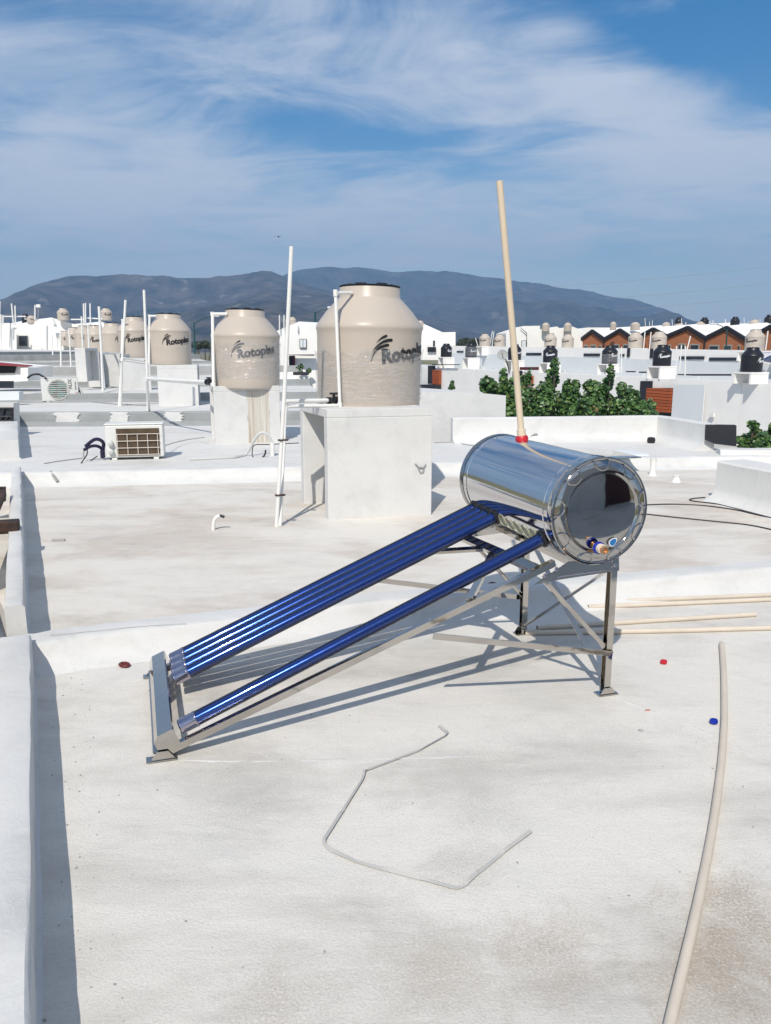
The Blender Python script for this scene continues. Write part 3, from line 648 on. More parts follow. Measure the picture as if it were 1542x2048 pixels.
# ------------------------------------------------------------------ water tanks
TR, TH = .485, 1.16
PROF = [(0, 0), (TR - .03, 0), (TR - .010, .008), (TR - .002, .03), (TR - .004, .14), (TR - .004, .36), (TR, .40), (TR, .42), (TR - .003, .46), (TR, .70), (TR + .004, .745), (TR + .010, .76),
        (TR + .010, .775), (TR + .003, .798), (TR - .012, .822), (TR - .085, .925), (TR - .155, 1.002), (TR - .195, 1.043), (TR - .204, 1.055), (TR - .206, 1.14), (TR - .210, 1.147), (TR - .22, 1.15), (0, 1.15)]
def wrap(vs_, fs, r, ang0, z0, cs=1.0):
    """Flat lettering bent round the tank: x runs round, y runs up."""
    return [V(math.sin(ang0 + v.x / r) * r, -math.cos(ang0 + v.x / r) * r, z0 + v.y) for v in vs_], fs
def swooshes(h):
    out = []
    for P, th in ((((-.76, -.05), (-.66, .45), (-.40, .95), (.05, 1.22), (.60, 1.30)), .20), (((-.68, .75), (-.42, 1.12), (-.05, 1.42), (.40, 1.62), (.86, 1.62)), .21), (((-.36, 1.42), (-.12, 1.65), (.12, 1.82), (.46, 1.95)), .17)):
        a = np.array(P); n = 26; t = np.linspace(0, len(a) - 1, n); xs = []
        for k in range(2):
            c = np.interp(t, range(len(a)), a[:, k]); c = np.convolve(np.pad(c, 4, mode='reflect', reflect_type='odd'), np.ones(9) / 9, 'valid'); xs.append(c)
        c = np.stack(xs, 1); d = np.gradient(c, axis=0); d /= np.linalg.norm(d, axis=1)[:, None]; nn = np.stack([-d[:, 1], d[:, 0]], 1)
        s = np.linspace(0, 1, n); w = th * .5 * np.minimum(s * 1.35, 1.0) * np.where(s > .93, np.sqrt(np.clip(1 - ((s - .93) / .07) ** 2, 0, 1)), 1)
        lo, up = c - nn * w[:, None], c + nn * w[:, None]
        vs_ = [V(p[0] * h, p[1] * h, 0) for p in lo] + [V(p[0] * h, p[1] * h, 0) for p in up]
        out.append((vs_, [(i, i + 1, i + 1 + n, i + n) for i in range(n - 1)]))
    return out
def rot2(vs_, a): return [V(v.x * math.cos(a) - v.y * math.sin(a), v.x * math.sin(a) + v.y * math.cos(a), 0) for v in vs_]
def logo(mb, r, ang0, z0, h, swoosh=True, slope=R(9), small=None):
    vs_, fs = text_mesh('Rotoplas', h * 1.36, shear=.10, bold=h * .062)
    vs_ = [V(v.x * .95, v.y, 0) for v in vs_]
    a, b = wrap(rot2(vs_, slope), fs, r, ang0, z0); mb.add(a, b)
    if swoosh:
        for sv, sf in swooshes(h): a, b = wrap(rot2(sv, R(2)), sf, r, ang0, z0); mb.add(a, b)
    if small is not None:
        vs_, fs = text_mesh('más y mejor agua', h * .27, shear=.1); vs_ = [V(v.x + h * 2.35, v.y - h * .36, 0) for v in vs_]
        a, b = wrap(rot2(vs_, slope), fs, r, ang0, z0); small.add(a, b)
def make_tank(label, group, body_mat, ink, black=False):
    r = thing('water_tank', label, 'water tank', (0, 0, 0), 0, group)
    MB().lathe(PROF, 64).build('body', body_mat, r)
    mb = MB().lathe([(0, 1.151), (TR - .212, 1.151), (TR - .203, 1.153), (TR - .202, 1.161), (TR - .216, 1.166), (.12, 1.174), (0, 1.176)], 48)
    for k in range(6):
        a = R(60 * k + 22); mb.bbox((math.sin(a) * .19, -math.cos(a) * .19, 1.172), (.10, .04, .022), .006, rz=a)
    mb.build('lid', M['lid'], r)
    mb = MB(); sm_ = MB(); logo(mb, TR + .004, 0, .445, .128, True, small=sm_); mb.build('lettering', ink, r)
    if not black: sm_.build('small_lettering', M['ink_grey'], r)
    return r
GT = 'cream water tanks along our terrace'
tank1 = make_tank('nearest big cream water tank wrapped in clear film, on the white stand left of centre', GT, M['tank'], M['ink'])
def film(parent, z0, z1, seed, amp=.012):
    rs = np.random.RandomState(seed); seg, nz_ = 150, 46; rows = []
    for j in range(nz_ + 1):
        t = j / nz_; row = []
        for k in range(seg + 1):
            a = 2 * math.pi * k / seg; edge = .018 * math.sin(5 * a + seed) + .01 * math.sin(13 * a)
            z = z0 + (z1 + edge - z0) * t
            rr = TR + .009 + amp * .5 * (math.sin(a * 9 + 30 * z + seed) * math.sin(55 * z + 3 * math.sin(3 * a)) * .5 + .5) + (.012 * math.exp(-((t - 1) * 9) ** 2) * (math.sin(17 * a) > .2))
            row.append(V(rr * math.cos(a), rr * math.sin(a), z))
        rows.append(row)
    W = Matrix.LocRotScale(parent.location, parent.rotation_euler, parent.scale)
    return MB().sheet([[W @ p for p in r] for r in rows]).build('stretch_film', M['film'], parent)
# (bottom centre px, base row, width px, angle of the first letter, film?, label)
TANK_TOP = [568, 616, 626, 632, 645, 650, 651, 654, 662, 664, 666]
TANKS = [(737, 817, 205, 13, None), (493, 775, 133, -14, 'second cream tank, film wrapped, on the drip stained stand'), (340.5, 729, 84, -8, 'third cream tank along the terrace, behind the second upright white pipe'),
         (272, 717, 64, -25, 'fourth cream tank along the terrace, half hidden by the third'), (228, 709, 51, 18, 'fifth cream tank along the terrace'), (194, 706, 44, -20, 'sixth cream tank along the terrace'),
         (170, 697, 37, -10, 'seventh cream tank along the terrace'), (149, 694, 30, -15, 'eighth cream tank along the terrace, small and partly covered'), (133, 692, 25, -15, 'ninth cream tank along the terrace'),
         (113, 690, 19, 0, 'smallest but one cream tank of the terrace row'), (102, 688, 14, 0, 'last and smallest cream tank of the terrace row')]
tank_pos = []
for i, (px, yb, w, ang, lab) in enumerate(TANKS):
    d = (.97 if i != 2 else .88) * F / w + (0, .16, .30)[min(i, 2)]
    p = deep(px, yb, d); sc = w * (d * math.cos(PITCH) + .1) / F / (2 * TR)
    yawt = R(ang) - math.atan2(p.x, p.y)
    t = tank1 if i == 0 else dup(tank1, p, yawt, sc, lab, skip=('stretch_film',) )
    if i == 0: t.location = p
    t.rotation_euler = (0, R(.9) if i < 3 else 0, yawt); t.scale = (sc, sc, (zat(TANK_TOP[i], d) - p.z) / 1.184); tank_pos.append((p, d, sc))
bpy.context.view_layer.update()
t1z = tank_pos[0]
film(tank1, .085, .555, 3); film(bpy.data.objects['water_tank.001'], .16, .68, 8, .009)
# ------------------------------------------------------------------ white plumbing beside the tanks
def rounded(pts, r=.03, n=4):
    pts = [Vector(p) for p in pts]; out = [pts[0]]
    for a, b, c in zip(pts[:-2], pts[1:-1], pts[2:]):
        u_, v_ = (a - b), (c - b); rr = min(r, u_.length * .45, v_.length * .45); p, q = b + u_.normalized() * rr, b + v_.normalized() * rr
        for i in range(n + 1):
            t = i / n; out.append(p * (1 - t) ** 2 + b * 2 * t * (1 - t) + q * t * t)
    return out + [pts[-1]]
GP = 'white pipes rising beside the tanks'
def plumbing(label, name, top, foot, zfoot, loop, r, valve=None, outlet=None, second=None):
    """A tall vent pipe and the feed pipes tied to it; loop / outlet are (pixel, pixel, distance) routes."""
    f = at(*foot, zfoot); t = deep(top[0], top[1], f.y + .02)
    root = thing('vent_pipe', label, 'pipe', f, 0, GP)
    MB().tube([f, f.lerp(t, .5) + V(.006, 0, 0), t], r, 12).build('riser', M['pvc'], root)
    if second:
        g = at(*second, zfoot); MB().tube(rounded([g] + [deep(*q) for q in loop], .04), r * .92, 12).build('feed_pipe', M['pvc'], root)
        for q, q2 in zip(loop[:-1], loop[1:]):
            b = deep(*q); MB().tube([b + V(0, 0, -.028), b + V(0, 0, .028)], r * 1.25, 12).build('elbow', M['pvc'], root)
    if outlet:
        P = [deep(*q) for q in outlet]; MB().tube(P, r * 1.15, 12).build('outlet_pipe', M['pvc'], root)
        v = P[-1]; dr = (P[-1] - P[-2]).normalized()
        mb = MB().tube([v, v + dr * .035, v + dr * .036, v + dr * .09, v + dr * .092, v + dr * .13], [r * 1.9, r * 1.9, r * 1.5, r * 1.6, r * 2.0, r * 2.0], 10)
        mb.tube([v + dr * .07, v + dr * .07 + V(0, 0, .055)], r * .8, 8); mb.bbox(v + dr * .07 + V(0, 0, .06), (.075, .02, .02), .006); mb.build('valve', M['valve'], root)
    return root, f, t
d1 = tank_pos[0][1]
vp1, f1, _ = plumbing('tall white vent pipe left of the nearest tank with feed pipes tied to it', 'vent_pipe', (583, 493), (553, 1053), Z1,
    [(571, 813, 6.72), (680, 811, d1 - .46), (671, 586, d1 - .45), (704, 586, d1 - .24)], .0165, outlet=[(570, 803, 6.70), (655, 801, d1 - .48)], second=(560, 1053))
for yy in (880, 990):
    c = at(553, 1053, Z1); p = deep(lerp(553, 583, (1053 - yy) / 560) + 4, yy, c.y); MB().bbox(p, (.085, .045, .012), .004).build('tie_wire', M['rust'], vp1)
d2 = tank_pos[1][1]
plumbing('white vent pipe between the second and third tanks joined by level pipes', 'vent_pipe', (288, 580), (297, 845), Z2, [(294, 758, 13.3), (427, 769, d2 - .45), (425, 628, d2 - .20), (455, 628, d2 - .20)], .024, outlet=[(294, 757, 13.3), (414, 764, d2 - .30)], second=(300, 845))
d3 = tank_pos[2][1]
plumbing('leaning white vent pipe in front of the third and fourth tanks', 'vent_pipe', (251, 600), (238, 812), Z3, [(244, 720, 15.9), (298, 728, d3 - .40), (299, 632, d3 - .25), (312, 632, d3 - .25)], .024, outlet=[(244, 716, 15.9), (290, 724, d3 - .3)], second=(242, 812))
plumbing('thin white vent pipe in front of the fifth tank, just left of the leaning one', 'vent_pipe', (198, 613), (206, 783), .56, [(203, 707, 20.6), (243, 708, tank_pos[3][1] - .6), (245, 640, tank_pos[3][1] - .5), (252, 640, tank_pos[3][1] - .5)], .030, second=(209, 783))
VENTS = [((163, 633), (168, 762), .62, .035), ((176, 648), (180, 752), .64, .035), ((138, 657), (143, 752), .64, .035), ((121, 660), (122, 735), .92, .04), ((104, 668), (106, 722), 1.0, .04)]
for k, (t, f, z, r) in enumerate(VENTS):
    a = at(*f, z); b = deep(t[0], t[1], a.y); o = MB().tube([a, b], r * .75, 8).build('vent_pipe', M['pvc'])
    tag(o, ['slim white pipe in front of the sixth tank', 'short white pipe against the fifth tank', 'short white pipe against the eighth tank', 'white pipe stub by the smallest tanks of the row', 'last white pipe stub at the far end of the row'][k], 'pipe', GP)
# hose looping up out of the roof beside the second stand, with its loose cables and white stub
hs = thing('drain_hose', 'grey hose arching over a white stub beside the drip stained stand', 'hose', at(545, 905, Z2))
P = [(380, 921), (430, 919), (470, 917), (490, 911), (500, 897), (508, 880), (517, 868), (526, 864), (535, 869), (541, 878), (545, 888)]
MB().tube(rounded([at(*q, Z2) + V(0, 0, .015) for q in P[:3]] + [deep(*q, 9.9) for q in P[3:]], .05), .018, 8).build('hose', M['hose_white'], hs)
MB().tube([deep(545, 912, 9.9), deep(545, 897, 9.9), deep(545, 895, 9.9), deep(544, 885, 9.9)], [.027, .027, .03, .03], 12).build('stub_pipe', M['pvc'], hs)
MB().tube(rounded([at(505, 915, Z2) + V(0, 0, .012), deep(504, 905, 9.85), deep(506, 892, 9.85), deep(512, 889, 9.85), deep(536, 889, 9.9), deep(575, 887, 10.1), deep(598, 886, 10.2)], .04), .006, 6).build('cable', M['wire'], hs)
MB().tube([deep(531, 900, 9.8), deep(531, 906, 9.8), deep(528, 912, 9.8), deep(522, 917, 9.8)], .012, 6).build('cable_end', M['wire'], hs)
MB().tube([deep(430, 908, 9.8) * 1.0, at(382, 886, Z2), at(330, 900, Z2)], .004, 5)

# ------------------------------------------------------------------ air conditioners
def ac_body(r, w, dp, h, Mx, c):
    mb = MB(); mb.bbox(c + Mx @ V(0, 0, h / 2 + .03), (w, dp, h), .018, M=Mx); b = mb.build('casing', M['ac'], r)
    for sx in (-.36, .36): MB().bbox(c + Mx @ V(w * sx, 0, .015), (.06, dp + .02, .03), .004, M=Mx).build('foot', M['ac'], r)
    MB().bbox(c + Mx @ V(0, 0, h + .036), (w + .012, dp + .012, .016), .006, M=Mx).build('top_panel', M['ac'], r); return b
a_l, a_r = at(218, 921, Z2), at(323, 919, Z2)
e = (a_r - a_l).normalized(); rzA = math.atan2(e.y, e.x) + R(3); Mx = Matrix.Rotation(rzA, 3, 'Z'); wA = (a_r - a_l).length + .06; hA = 66 / F * a_l.y
cA = (a_l + a_r) / 2 + V(-.03, .16, 0)
ac1 = thing('air_conditioner', 'white outdoor air conditioner showing brown fins behind a white wire guard', 'air conditioner', cA, rzA)
ac_body(ac1, wA, .28, hA, Mx, cA)
def A(x, y, z): return cA + Mx @ V(x, y, z)
fx0, fx1, fz0, fz1 = -wA / 2 + .13, wA / 2 - .045, .055, hA - .015
mb = MB().box(A((fx0 + fx1) / 2, -.142, (fz0 + fz1) / 2), (fx1 - fx0, .012, fz1 - fz0), M=Mx)
for i in range(26): mb.box(A((fx0 + fx1) / 2, -.150, fz0 + (fz1 - fz0) * (i + .5) / 26), (fx1 - fx0 - .02, .006, .005), M=Mx)
mb.build('fins', M['ac_fins'], ac1)
mb = MB(); gx0, gx1, gz0, gz1 = fx0 + .012, fx1 - .02, fz0 + .012, fz1 - .065
for i in range(5): x = gx0 + (gx1 - gx0) * i / 4; mb.tube([A(x, -.172, gz0), A(x, -.172, gz1)], .0042, 6)
for i in range(4): z = gz0 + (gz1 - gz0) * i / 3; mb.tube([A(fx0 - .005, -.172, z), A(fx1, -.172, z)], .0042, 6)
mb.build('wire_guard', M['ac_wire'], ac1)
mb = MB()
for zz, rr in ((.21, .035), (.11, .035)): mb.lathe([(0, 0), (rr, 0), (rr, .05), (rr * .6, .06), (0, .06)], 12, Matrix.LocRotScale(A(-wA / 2 + .06, -.14, zz), Matrix.Rotation(rzA, 3, 'Z') @ Matrix.Rotation(R(90), 3, 'X'), (1, 1, 1)))
mb.build('valve_cover', M['hose_white'], ac1)
dA = cA.y - .14
MB().tube(rounded([deep(207, 915, dA), deep(206, 897, dA), deep(208, 886, dA - .02), deep(200, 879, dA - .05), deep(190, 878, dA - .08), deep(181, 884, dA - .1), deep(171, 893, dA - .1)], .06), .021, 9).build('insulated_pipe', M['hose_navy'], ac1)
MB().tube(rounded([deep(205, 899, dA), deep(198, 893, dA - .05), deep(189, 891, dA - .08), deep(179, 893, dA - .1), deep(168, 900, dA - .1)], .06), .019, 9).build('insulated_pipe', M['hose_navy'], ac1)
MB().bbox(deep(205, 908, dA - .02), (.05, .04, .10), .012).build('cable_bundle', M['hose_navy'], ac1)
MB().tube(rounded([deep(167, 898, dA - .1), deep(165, 910, dA - .1), at(171, 921, Z2), at(180, 925, Z2)], .08), .016, 8).build('drain_tube', M['hose_white'], ac1)
MB().tube(rounded([deep(174, 893, dA - .1), deep(175, 908, dA - .12), at(162, 927, Z2)], .06), .007, 6).build('cable', M['wire'], ac1)
MB().tube([at(181, 923, Z2) + V(0, 0, .01), deep(195, 912, dA - .1)], .007, 6).build('cable', M['wire'], ac1)
o = MB().tube(rounded([at(323, 893, Z2 + .12), at(360, 882, Z2 + .06), at(395, 876, Z2 + .05), at(409, 875, Z2 + .1)], .2), .006, 6).build('cable', M['wire_grey']); tag(o, 'thin grey cable running from the wire guarded air conditioner to the stained stand', 'cable')
o = MB().tube(rounded([at(88, 928, Z2) + V(0, 0, .006), at(120, 923, Z2) + V(0, 0, .006), at(165, 917, Z2) + V(0, 0, .006)], .2), .006, 6).build('cable', M['wire_grey']); tag(o, 'thin grey cable lying on the roof left of the wire guarded air conditioner', 'cable')

b_l, b_r = at(79, 806, Z3), at(152, 804, Z3)
e = (b_r - b_l).normalized(); rzB = math.atan2(e.y, e.x); Mb = Matrix.Rotation(rzB, 3, 'Z'); wB = (b_r - b_l).length; hB = 46 / F * b_l.y
cB = (b_l + b_r) / 2 + V(0, .15, 0)
ac2 = thing('air_conditioner', 'white outdoor air conditioner with round green fan grille on the farther roof', 'air conditioner', cB, rzB)
ac_body(ac2, wB, .28, hB, Mb, cB)
def B(x, y, z): return cB + Mb @ V(x, y, z)
fc = (-wB * .5 + .33, .03 + hB * .5)
My = Mb @ Matrix.Rotation(R(90), 3, 'X')
mb = MB().lathe([(0, .0), (.205, .0), (.205, .004), (0, .004)], 36, Matrix.LocRotScale(B(fc[0], -.139, fc[1]), My, (1, 1, 1))); fan = mb.build('fan_well', M['ac_dark'], ac2)
mb = MB()
for k in range(3):
    a0 = R(120 * k + 20); ring = [B(fc[0], -.145, fc[1])] + [B(fc[0] + .19 * math.cos(a0 + R(t)), -.146, fc[1] + .19 * math.sin(a0 + R(t))) for t in range(0, 75, 8)]
    mb.prism(ring, Mb @ V(0, -.003, 0))
mb.build('fan_blade', M['ac_blade'], fan)
mb = MB()
for i in range(9):
    z = -.18 + .36 * i / 8; x = math.sqrt(max(.205 ** 2 - z * z, 0)); mb.box(B(fc[0], -.156, fc[1] + z), (2 * x, .008, .017), M=Mb)
mb.lathe([(.20, -.004), (.222, -.004), (.222, .014), (.20, .014), (.20, -.004)], 36, Matrix.LocRotScale(B(fc[0], -.144, fc[1]), My, (1, 1, 1))); mb.build('grille', M['ac_slat'], ac2)
MB().box(B(wB * .5 - .125, -.144, .03 + hB * .5), (.23, .006, hB * .92), M=Mb).build('front_panel', M['ac'], ac2)
def flat_text(txt, size, o, ex, ey, bold=0, shear=0):
    vs_, fs = text_mesh(txt, size, bold=bold, shear=shear); return [o + ex * v.x + ey * v.y for v in vs_], fs
ex, ey = Mb @ V(0, 0, 1), Mb @ V(-1, 0, 0)
mb = MB(); mb.add(*flat_text('AUX', .105, B(wB * .5 - .13, -.150, .28), ex, ey, .004)); mb.add(*flat_text('Inverter', .055, B(wB * .5 - .04, -.150, .26), ex, ey, .002, .3)); mb.build('lettering', M['ink_grey'], ac2)
mb = MB(); mb.tube([B(wB * .5 - .06, -.151, .22), B(wB * .5 - .03, -.151, .19), B(wB * .5 - .065, -.151, .165), B(wB * .5 - .03, -.151, .14), B(wB * .5 - .05, -.151, .10), B(wB * .5 - .025, -.151, .08)], .007, 6); mb.build('red_mark', M['red'], ac2)
MB().tube(rounded([B(wB * .5 + .01, -.05, .28), B(wB * .5 + .05, -.08, .30), B(wB * .5 + .08, -.1, .2), B(wB * .5 + .06, -.1, .03), B(wB * .5 + .16, -.12, .02)], .05), .022, 8).build('insulated_pipe', M['hose_white'], ac2)
MB().tube(rounded([B(wB * .5 + .01, -.03, .2), B(wB * .5 + .03, -.1, .27), B(wB * .5 + .05, -.1, .02)], .05), .012, 8).build('cable', M['wire'], ac2)
MB().tube(rounded([B(wB * .5 + .1, -.1, .015), at(230, 809, Z3) + V(0, 0, .012), at(292, 812, Z3) + V(0, 0, .012)], .05), .012, 6).build('cable', M['wire_grey'], ac2)
MB().tube(rounded([deep(55, 756, 17.5), deep(64, 749, 17.5), deep(78, 748, 17.5), deep(92, 757, 17.2)], .3), .022, 8).build('cable', M['wire'], ac2)

# ------------------------------------------------------------------ left edge: the neighbour's well, pergola steel, windows
nb = thing('neighbour_house', 'neighbouring white house along the left edge with a shaded ledge', 'house', (-5, 6, 0))
def strip(a, b, w, z0, z1, m, name, parent, nd=None):
    a, b = Vector(a), Vector(b); t = (b - a).normalized(); n_ = V(-t.y, t.x, 0)
    if n_.x > 0: n_ = -n_
    return MB().prism([V(a.x, a.y, z0), V(b.x, b.y, z0), V(b.x + n_.x * w, b.y + n_.y * w, z0), V(a.x + n_.x * w, a.y + n_.y * w, z0)], (0, 0, z1 - z0)).build(name, m, parent)
strip(l1a + l1n * .10 - l1d * .1, l1b + l1n * .10 + l1d * .2, .50, -3, -.12, M['wall'], 'ledge', nb)
strip(l1a + l1n * .62 - l1d * 1.5, l1b + l1n * .62 + l1d * .2, .3, -3, .75, M['wall'], 'wall', nb)  # tall wall out of view, added to cast its shadow on the ledge
pg = thing('pergola', 'rusty dark steel pergola ends at the left edge beside the second roof', 'pergola', at(5, 1050, .1))
MB().bbox(deep(14, 1053, 5.42), (.16, .12, .085), .01, rz=R(20)).build('bracket', M['rust'], pg)
MB().bar(deep(-60, 1125, 4.45), deep(6, 985, 6.6), .05, .06).build('beam', M['rust'], pg)
mb = MB()
for yy in (978, 988, 998): mb.bar(deep(-40, yy, 6.6), deep(11, yy, 6.65), .05, .035)
mb.build('slat', M['rust'], pg)
# low walls and dark window on the left of the third and fourth roofs
lw = thing('neighbour_house', 'white neighbour wall with a small barred window and bare stone blocks', 'house', deep(10, 840, 11.5))
MB().prism([deep(-90, 806, 12.2), deep(27, 806, 12.2), deep(30, 925, 12.2), deep(-90, 930, 12.2)], (0, .2, 0)).build('wall', M['wall'], lw)
MB().prism([deep(-90, 816, 12.17), deep(25, 816, 12.17), deep(25, 849, 12.17), deep(-90, 849, 12.17)], (0, .03, 0)).build('window', M['glass'], lw)
mb = MB()
for a, b in (((-90, 816), (26, 816)), ((26, 815), (26, 850)), ((-90, 849), (26, 849)), ((0, 846), (8, 817)), ((5, 845), (24, 826)), ((-20, 833), (24, 833)), ((0, 842), (24, 842))): mb.tube([deep(*a, 12.14), deep(*b, 12.14)], .012, 6)
mb.build('window_bars', M['wire'], lw)
M['stone'] = mat('bare_stone_blocks', (.42, .36, .29), .9, color2=(.25, .21, .17), scale=7, bump=.8, bscale=12, bdist=.02)
mb = MB()
for i, (x0, x1, y0, y1) in enumerate(((-40, 18, 852, 868), (-40, 4, 870, 890), (6, 22, 870, 888), (-20, 20, 890, 896))): mb.bbox((deep((x0 + x1) / 2, (y0 + y1) / 2, 12.13)), ((x1 - x0) / F * 12.1, .10, (y1 - y0) / F * 12.1), .02)
mb.build('stone_block', M['stone'], lw)
lw2 = thing('neighbour_house', 'low white neighbour house with a red edged dark awning on the left', 'house', deep(20, 730, 19))
MB().prism([deep(-60, 724, 19.2), deep(57, 734, 19.2), deep(57, 762, 19.2), deep(-60, 768, 19.2)], (0, 1.4, 0)).build('wall', M['wall_far'], lw2)
MB().prism([deep(-60, 729, 19.15), deep(32, 733, 19.15), deep(28, 746, 19.15), deep(-60, 747, 19.15)], (0, .04, 0)).build('dark_opening', M['dark'], lw2)
M['redtrim'] = mat('faded_red_trim', (.26, .04, .055), .6)
MB().prism([deep(-60, 724, 19.0), deep(-20, 724, 19.0), deep(54, 731, 19.0), deep(54, 733, 19.0), deep(-60, 729, 19.0)], (0, .3, 0)).build('awning_edge', M['redtrim'], lw2)
MB().prism([deep(-60, 762, 17.6), deep(26, 762, 17.6), deep(26, 776, 17.6), deep(-60, 776, 17.6)], (0, .05, 0)).build('window', M['glass'], lw2)
MB().prism([deep(41, 736, 17.8), deep(56, 736, 17.8), deep(56, 762, 17.8), deep(41, 762, 17.8)], (0, .8, 0)).build('meter_box', M['wall_far'], lw2)
lw3 = MB().prism([deep(-60, 784, 16.4), deep(38, 783, 16.4), deep(38, 800, 16.4), deep(-60, 802, 16.4)], (0, .2, 0)).build('low_wall', M['wall_grey']); tag(lw3, 'low grey wall at the left edge in front of the red edged awning', 'wall')

# ------------------------------------------------------------------ the solar water heater
HY = R(17.5); HO = V(-.82, 2.72, 0)
ht = thing('solar_water_heater', 'mirror steel solar water heater with five blue glass tubes on a tilted frame', 'water heater', HO, HY)
hu, hw = V(math.cos(HY), math.sin(HY), 0), V(-math.sin(HY), math.cos(HY), 0)
def H(u, w, z): return HO + hu * u + hw * w + V(0, 0, z)
W_ = .79; TU, TZ, TRad = 1.752, .853, .221
w0t, w1t = -.085, .855
Mt = Matrix((hw, V(0, 0, 1), hu)).transposed().to_4x4()     # local z -> u ... axis helper
def axis_frame(c, ax, up_=V(0, 0, 1)):
    ax = ax.normalized(); x = up_.cross(ax).normalized(); y = ax.cross(x); m = Matrix((x, y, ax)).transposed().to_4x4(); m.translation = c; return m
Mc = axis_frame(H(TU, 0, TZ), hw)
L_t = w1t - w0t
mb = MB().lathe([(TRad, w0t + .030), (TRad - .0015, w0t + .2), (TRad - .0005, (w0t + w1t) / 2), (TRad - .0015, w1t - .2), (TRad, w1t - .035)], 96, Mc); shell = mb.build('tank', M['mirror'], ht)
def cap(wc, s):                                             # s = -1 faces us
    prof = [(TRad + .0015, -.034), (TRad + .004, -.030), (TRad + .0035, -.006), (TRad + .0045, .000), (TRad + .001, .005), (TRad - .006, .004), (TRad - .010, .001), (TRad - .018, .008), (TRad - .040, .016),
            (TRad - .050, .018), (TRad - .054, .012), (TRad - .060, .009), (TRad - .064, .014), (TRad - .080, .017), (.09, .022), (.04, .0245), (0, .025)]
    m = axis_frame(H(TU, wc, TZ), hw * s); mb = MB().lathe(prof, 96, m)
    rr = TRad - .027
    for k in range(9):                                      # pressed half-moon ridges on the rim
        a = R(40 * k + 12); c = m @ V(math.cos(a) * (rr + .014), math.sin(a) * (rr + .014), .0085); inw = (m.to_3x3() @ V(-math.cos(a), -math.sin(a), 0)); tg = (m.to_3x3() @ V(-math.sin(a), math.cos(a), 0)); nz_ = m.to_3x3() @ V(0, 0, 1)
        mb.tube([c + tg * (.034 * math.cos(R(t))) + inw * (.034 * math.sin(R(t))) + nz_ * (.006 * math.sin(R(t))) for t in range(0, 181, 15)], [.003] + [.0055] * 11 + [.003], 8)
    return mb.build('end_cap', M['cap'], shell)
capn = cap(w0t, -1); cap(w1t, 1)
mb = MB()
for wc in (w0t + .034, w0t + .075, w1t - .075): mb.lathe([(TRad - .001, -.004), (TRad + .0025, -.002), (TRad + .0025, .002), (TRad - .001, .004)], 96, axis_frame(H(TU, wc, TZ), hw))
mb.build('hoop', M['mirror'], shell)
# outlet fitting on the near cap, low down
def on_cap(px, py):                                         # point on the cap plane seen at a pixel
    r = ray(px, py); P0 = np.array(H(TU, w0t - .012, TZ)); nn = np.array(hw); t = ((P0 - CAM) @ nn) / (r @ nn); return Vector(CAM + r * t)
oc = on_cap(1189, 1092)
MB().tube([oc + hw * .02, oc - hw * .012, oc - hw * .0125, oc - hw * .020, oc - hw * .0205, oc - hw * .026], [.013, .013, .016, .016, .0135, .0135], 18).build('outlet', M['brass'], ht)
MB().lathe([(.012, 0), (.024, .001), (.0255, .004), (.0255, .014), (.024, .017), (.012, .018)], 24, axis_frame(oc - hw * .024, -hw)).build('blue_washer', M['blue'], ht)
MB().tube([oc - hw * .040, oc - hw * .058, oc - hw * .0585, oc - hw * .062], [.0205, .0205, .018, .018], 20).build('white_collar', M['cpvc_ground'], ht)
mb = MB().lathe([(.0145, 0), (.0155, .001), (.0155, .006), (.0140, .007), (.0155, .008), (.0155, .017), (.0145, .020), (.0105, .020), (.0100, .010), (.0, .010)], 20, axis_frame(oc - hw * .061, -hw)); mb.build('fitting', M['brass'], ht)
sp_ = on_cap(1222, 1082) - hw * .012
mb = MB(); ang = R(38); ring = []
for k in range(24):
    a = 2 * math.pi * k / 24; rx = .0155 * (1 - .28 * math.cos(a)) ; x, z = .021 * math.cos(a), rx * math.sin(a) * (1.0)
    ring.append(sp_ + hu * (x * math.cos(ang) - z * math.sin(ang)) + V(0, 0, x * math.sin(ang) + z * math.cos(ang)) - hw * .002)
mb.prism(ring, -hw * .0012); sticker = mb.build('sticker', M['ink_white'], ht)
mb = MB(); mb.prism([sp_ + (p - sp_) * .78 - hw * .0026 for p in ring], -hw * .0008); mb.build('sticker_face', mat('sticker_blue', (.02, .16, .42), .4), sticker)
mb = MB(); d_ = [(-.008, -.006), (-.002, .008), (.001, .008), (-.005, -.006)]
for dx in (-.002, .005): mb.prism([sp_ + hu * (x + dx) + V(0, 0, z) - hw * .0042 for x, z in d_], -hw * .0006)
mb.build('sticker_mark', M['ink_white'], sticker)
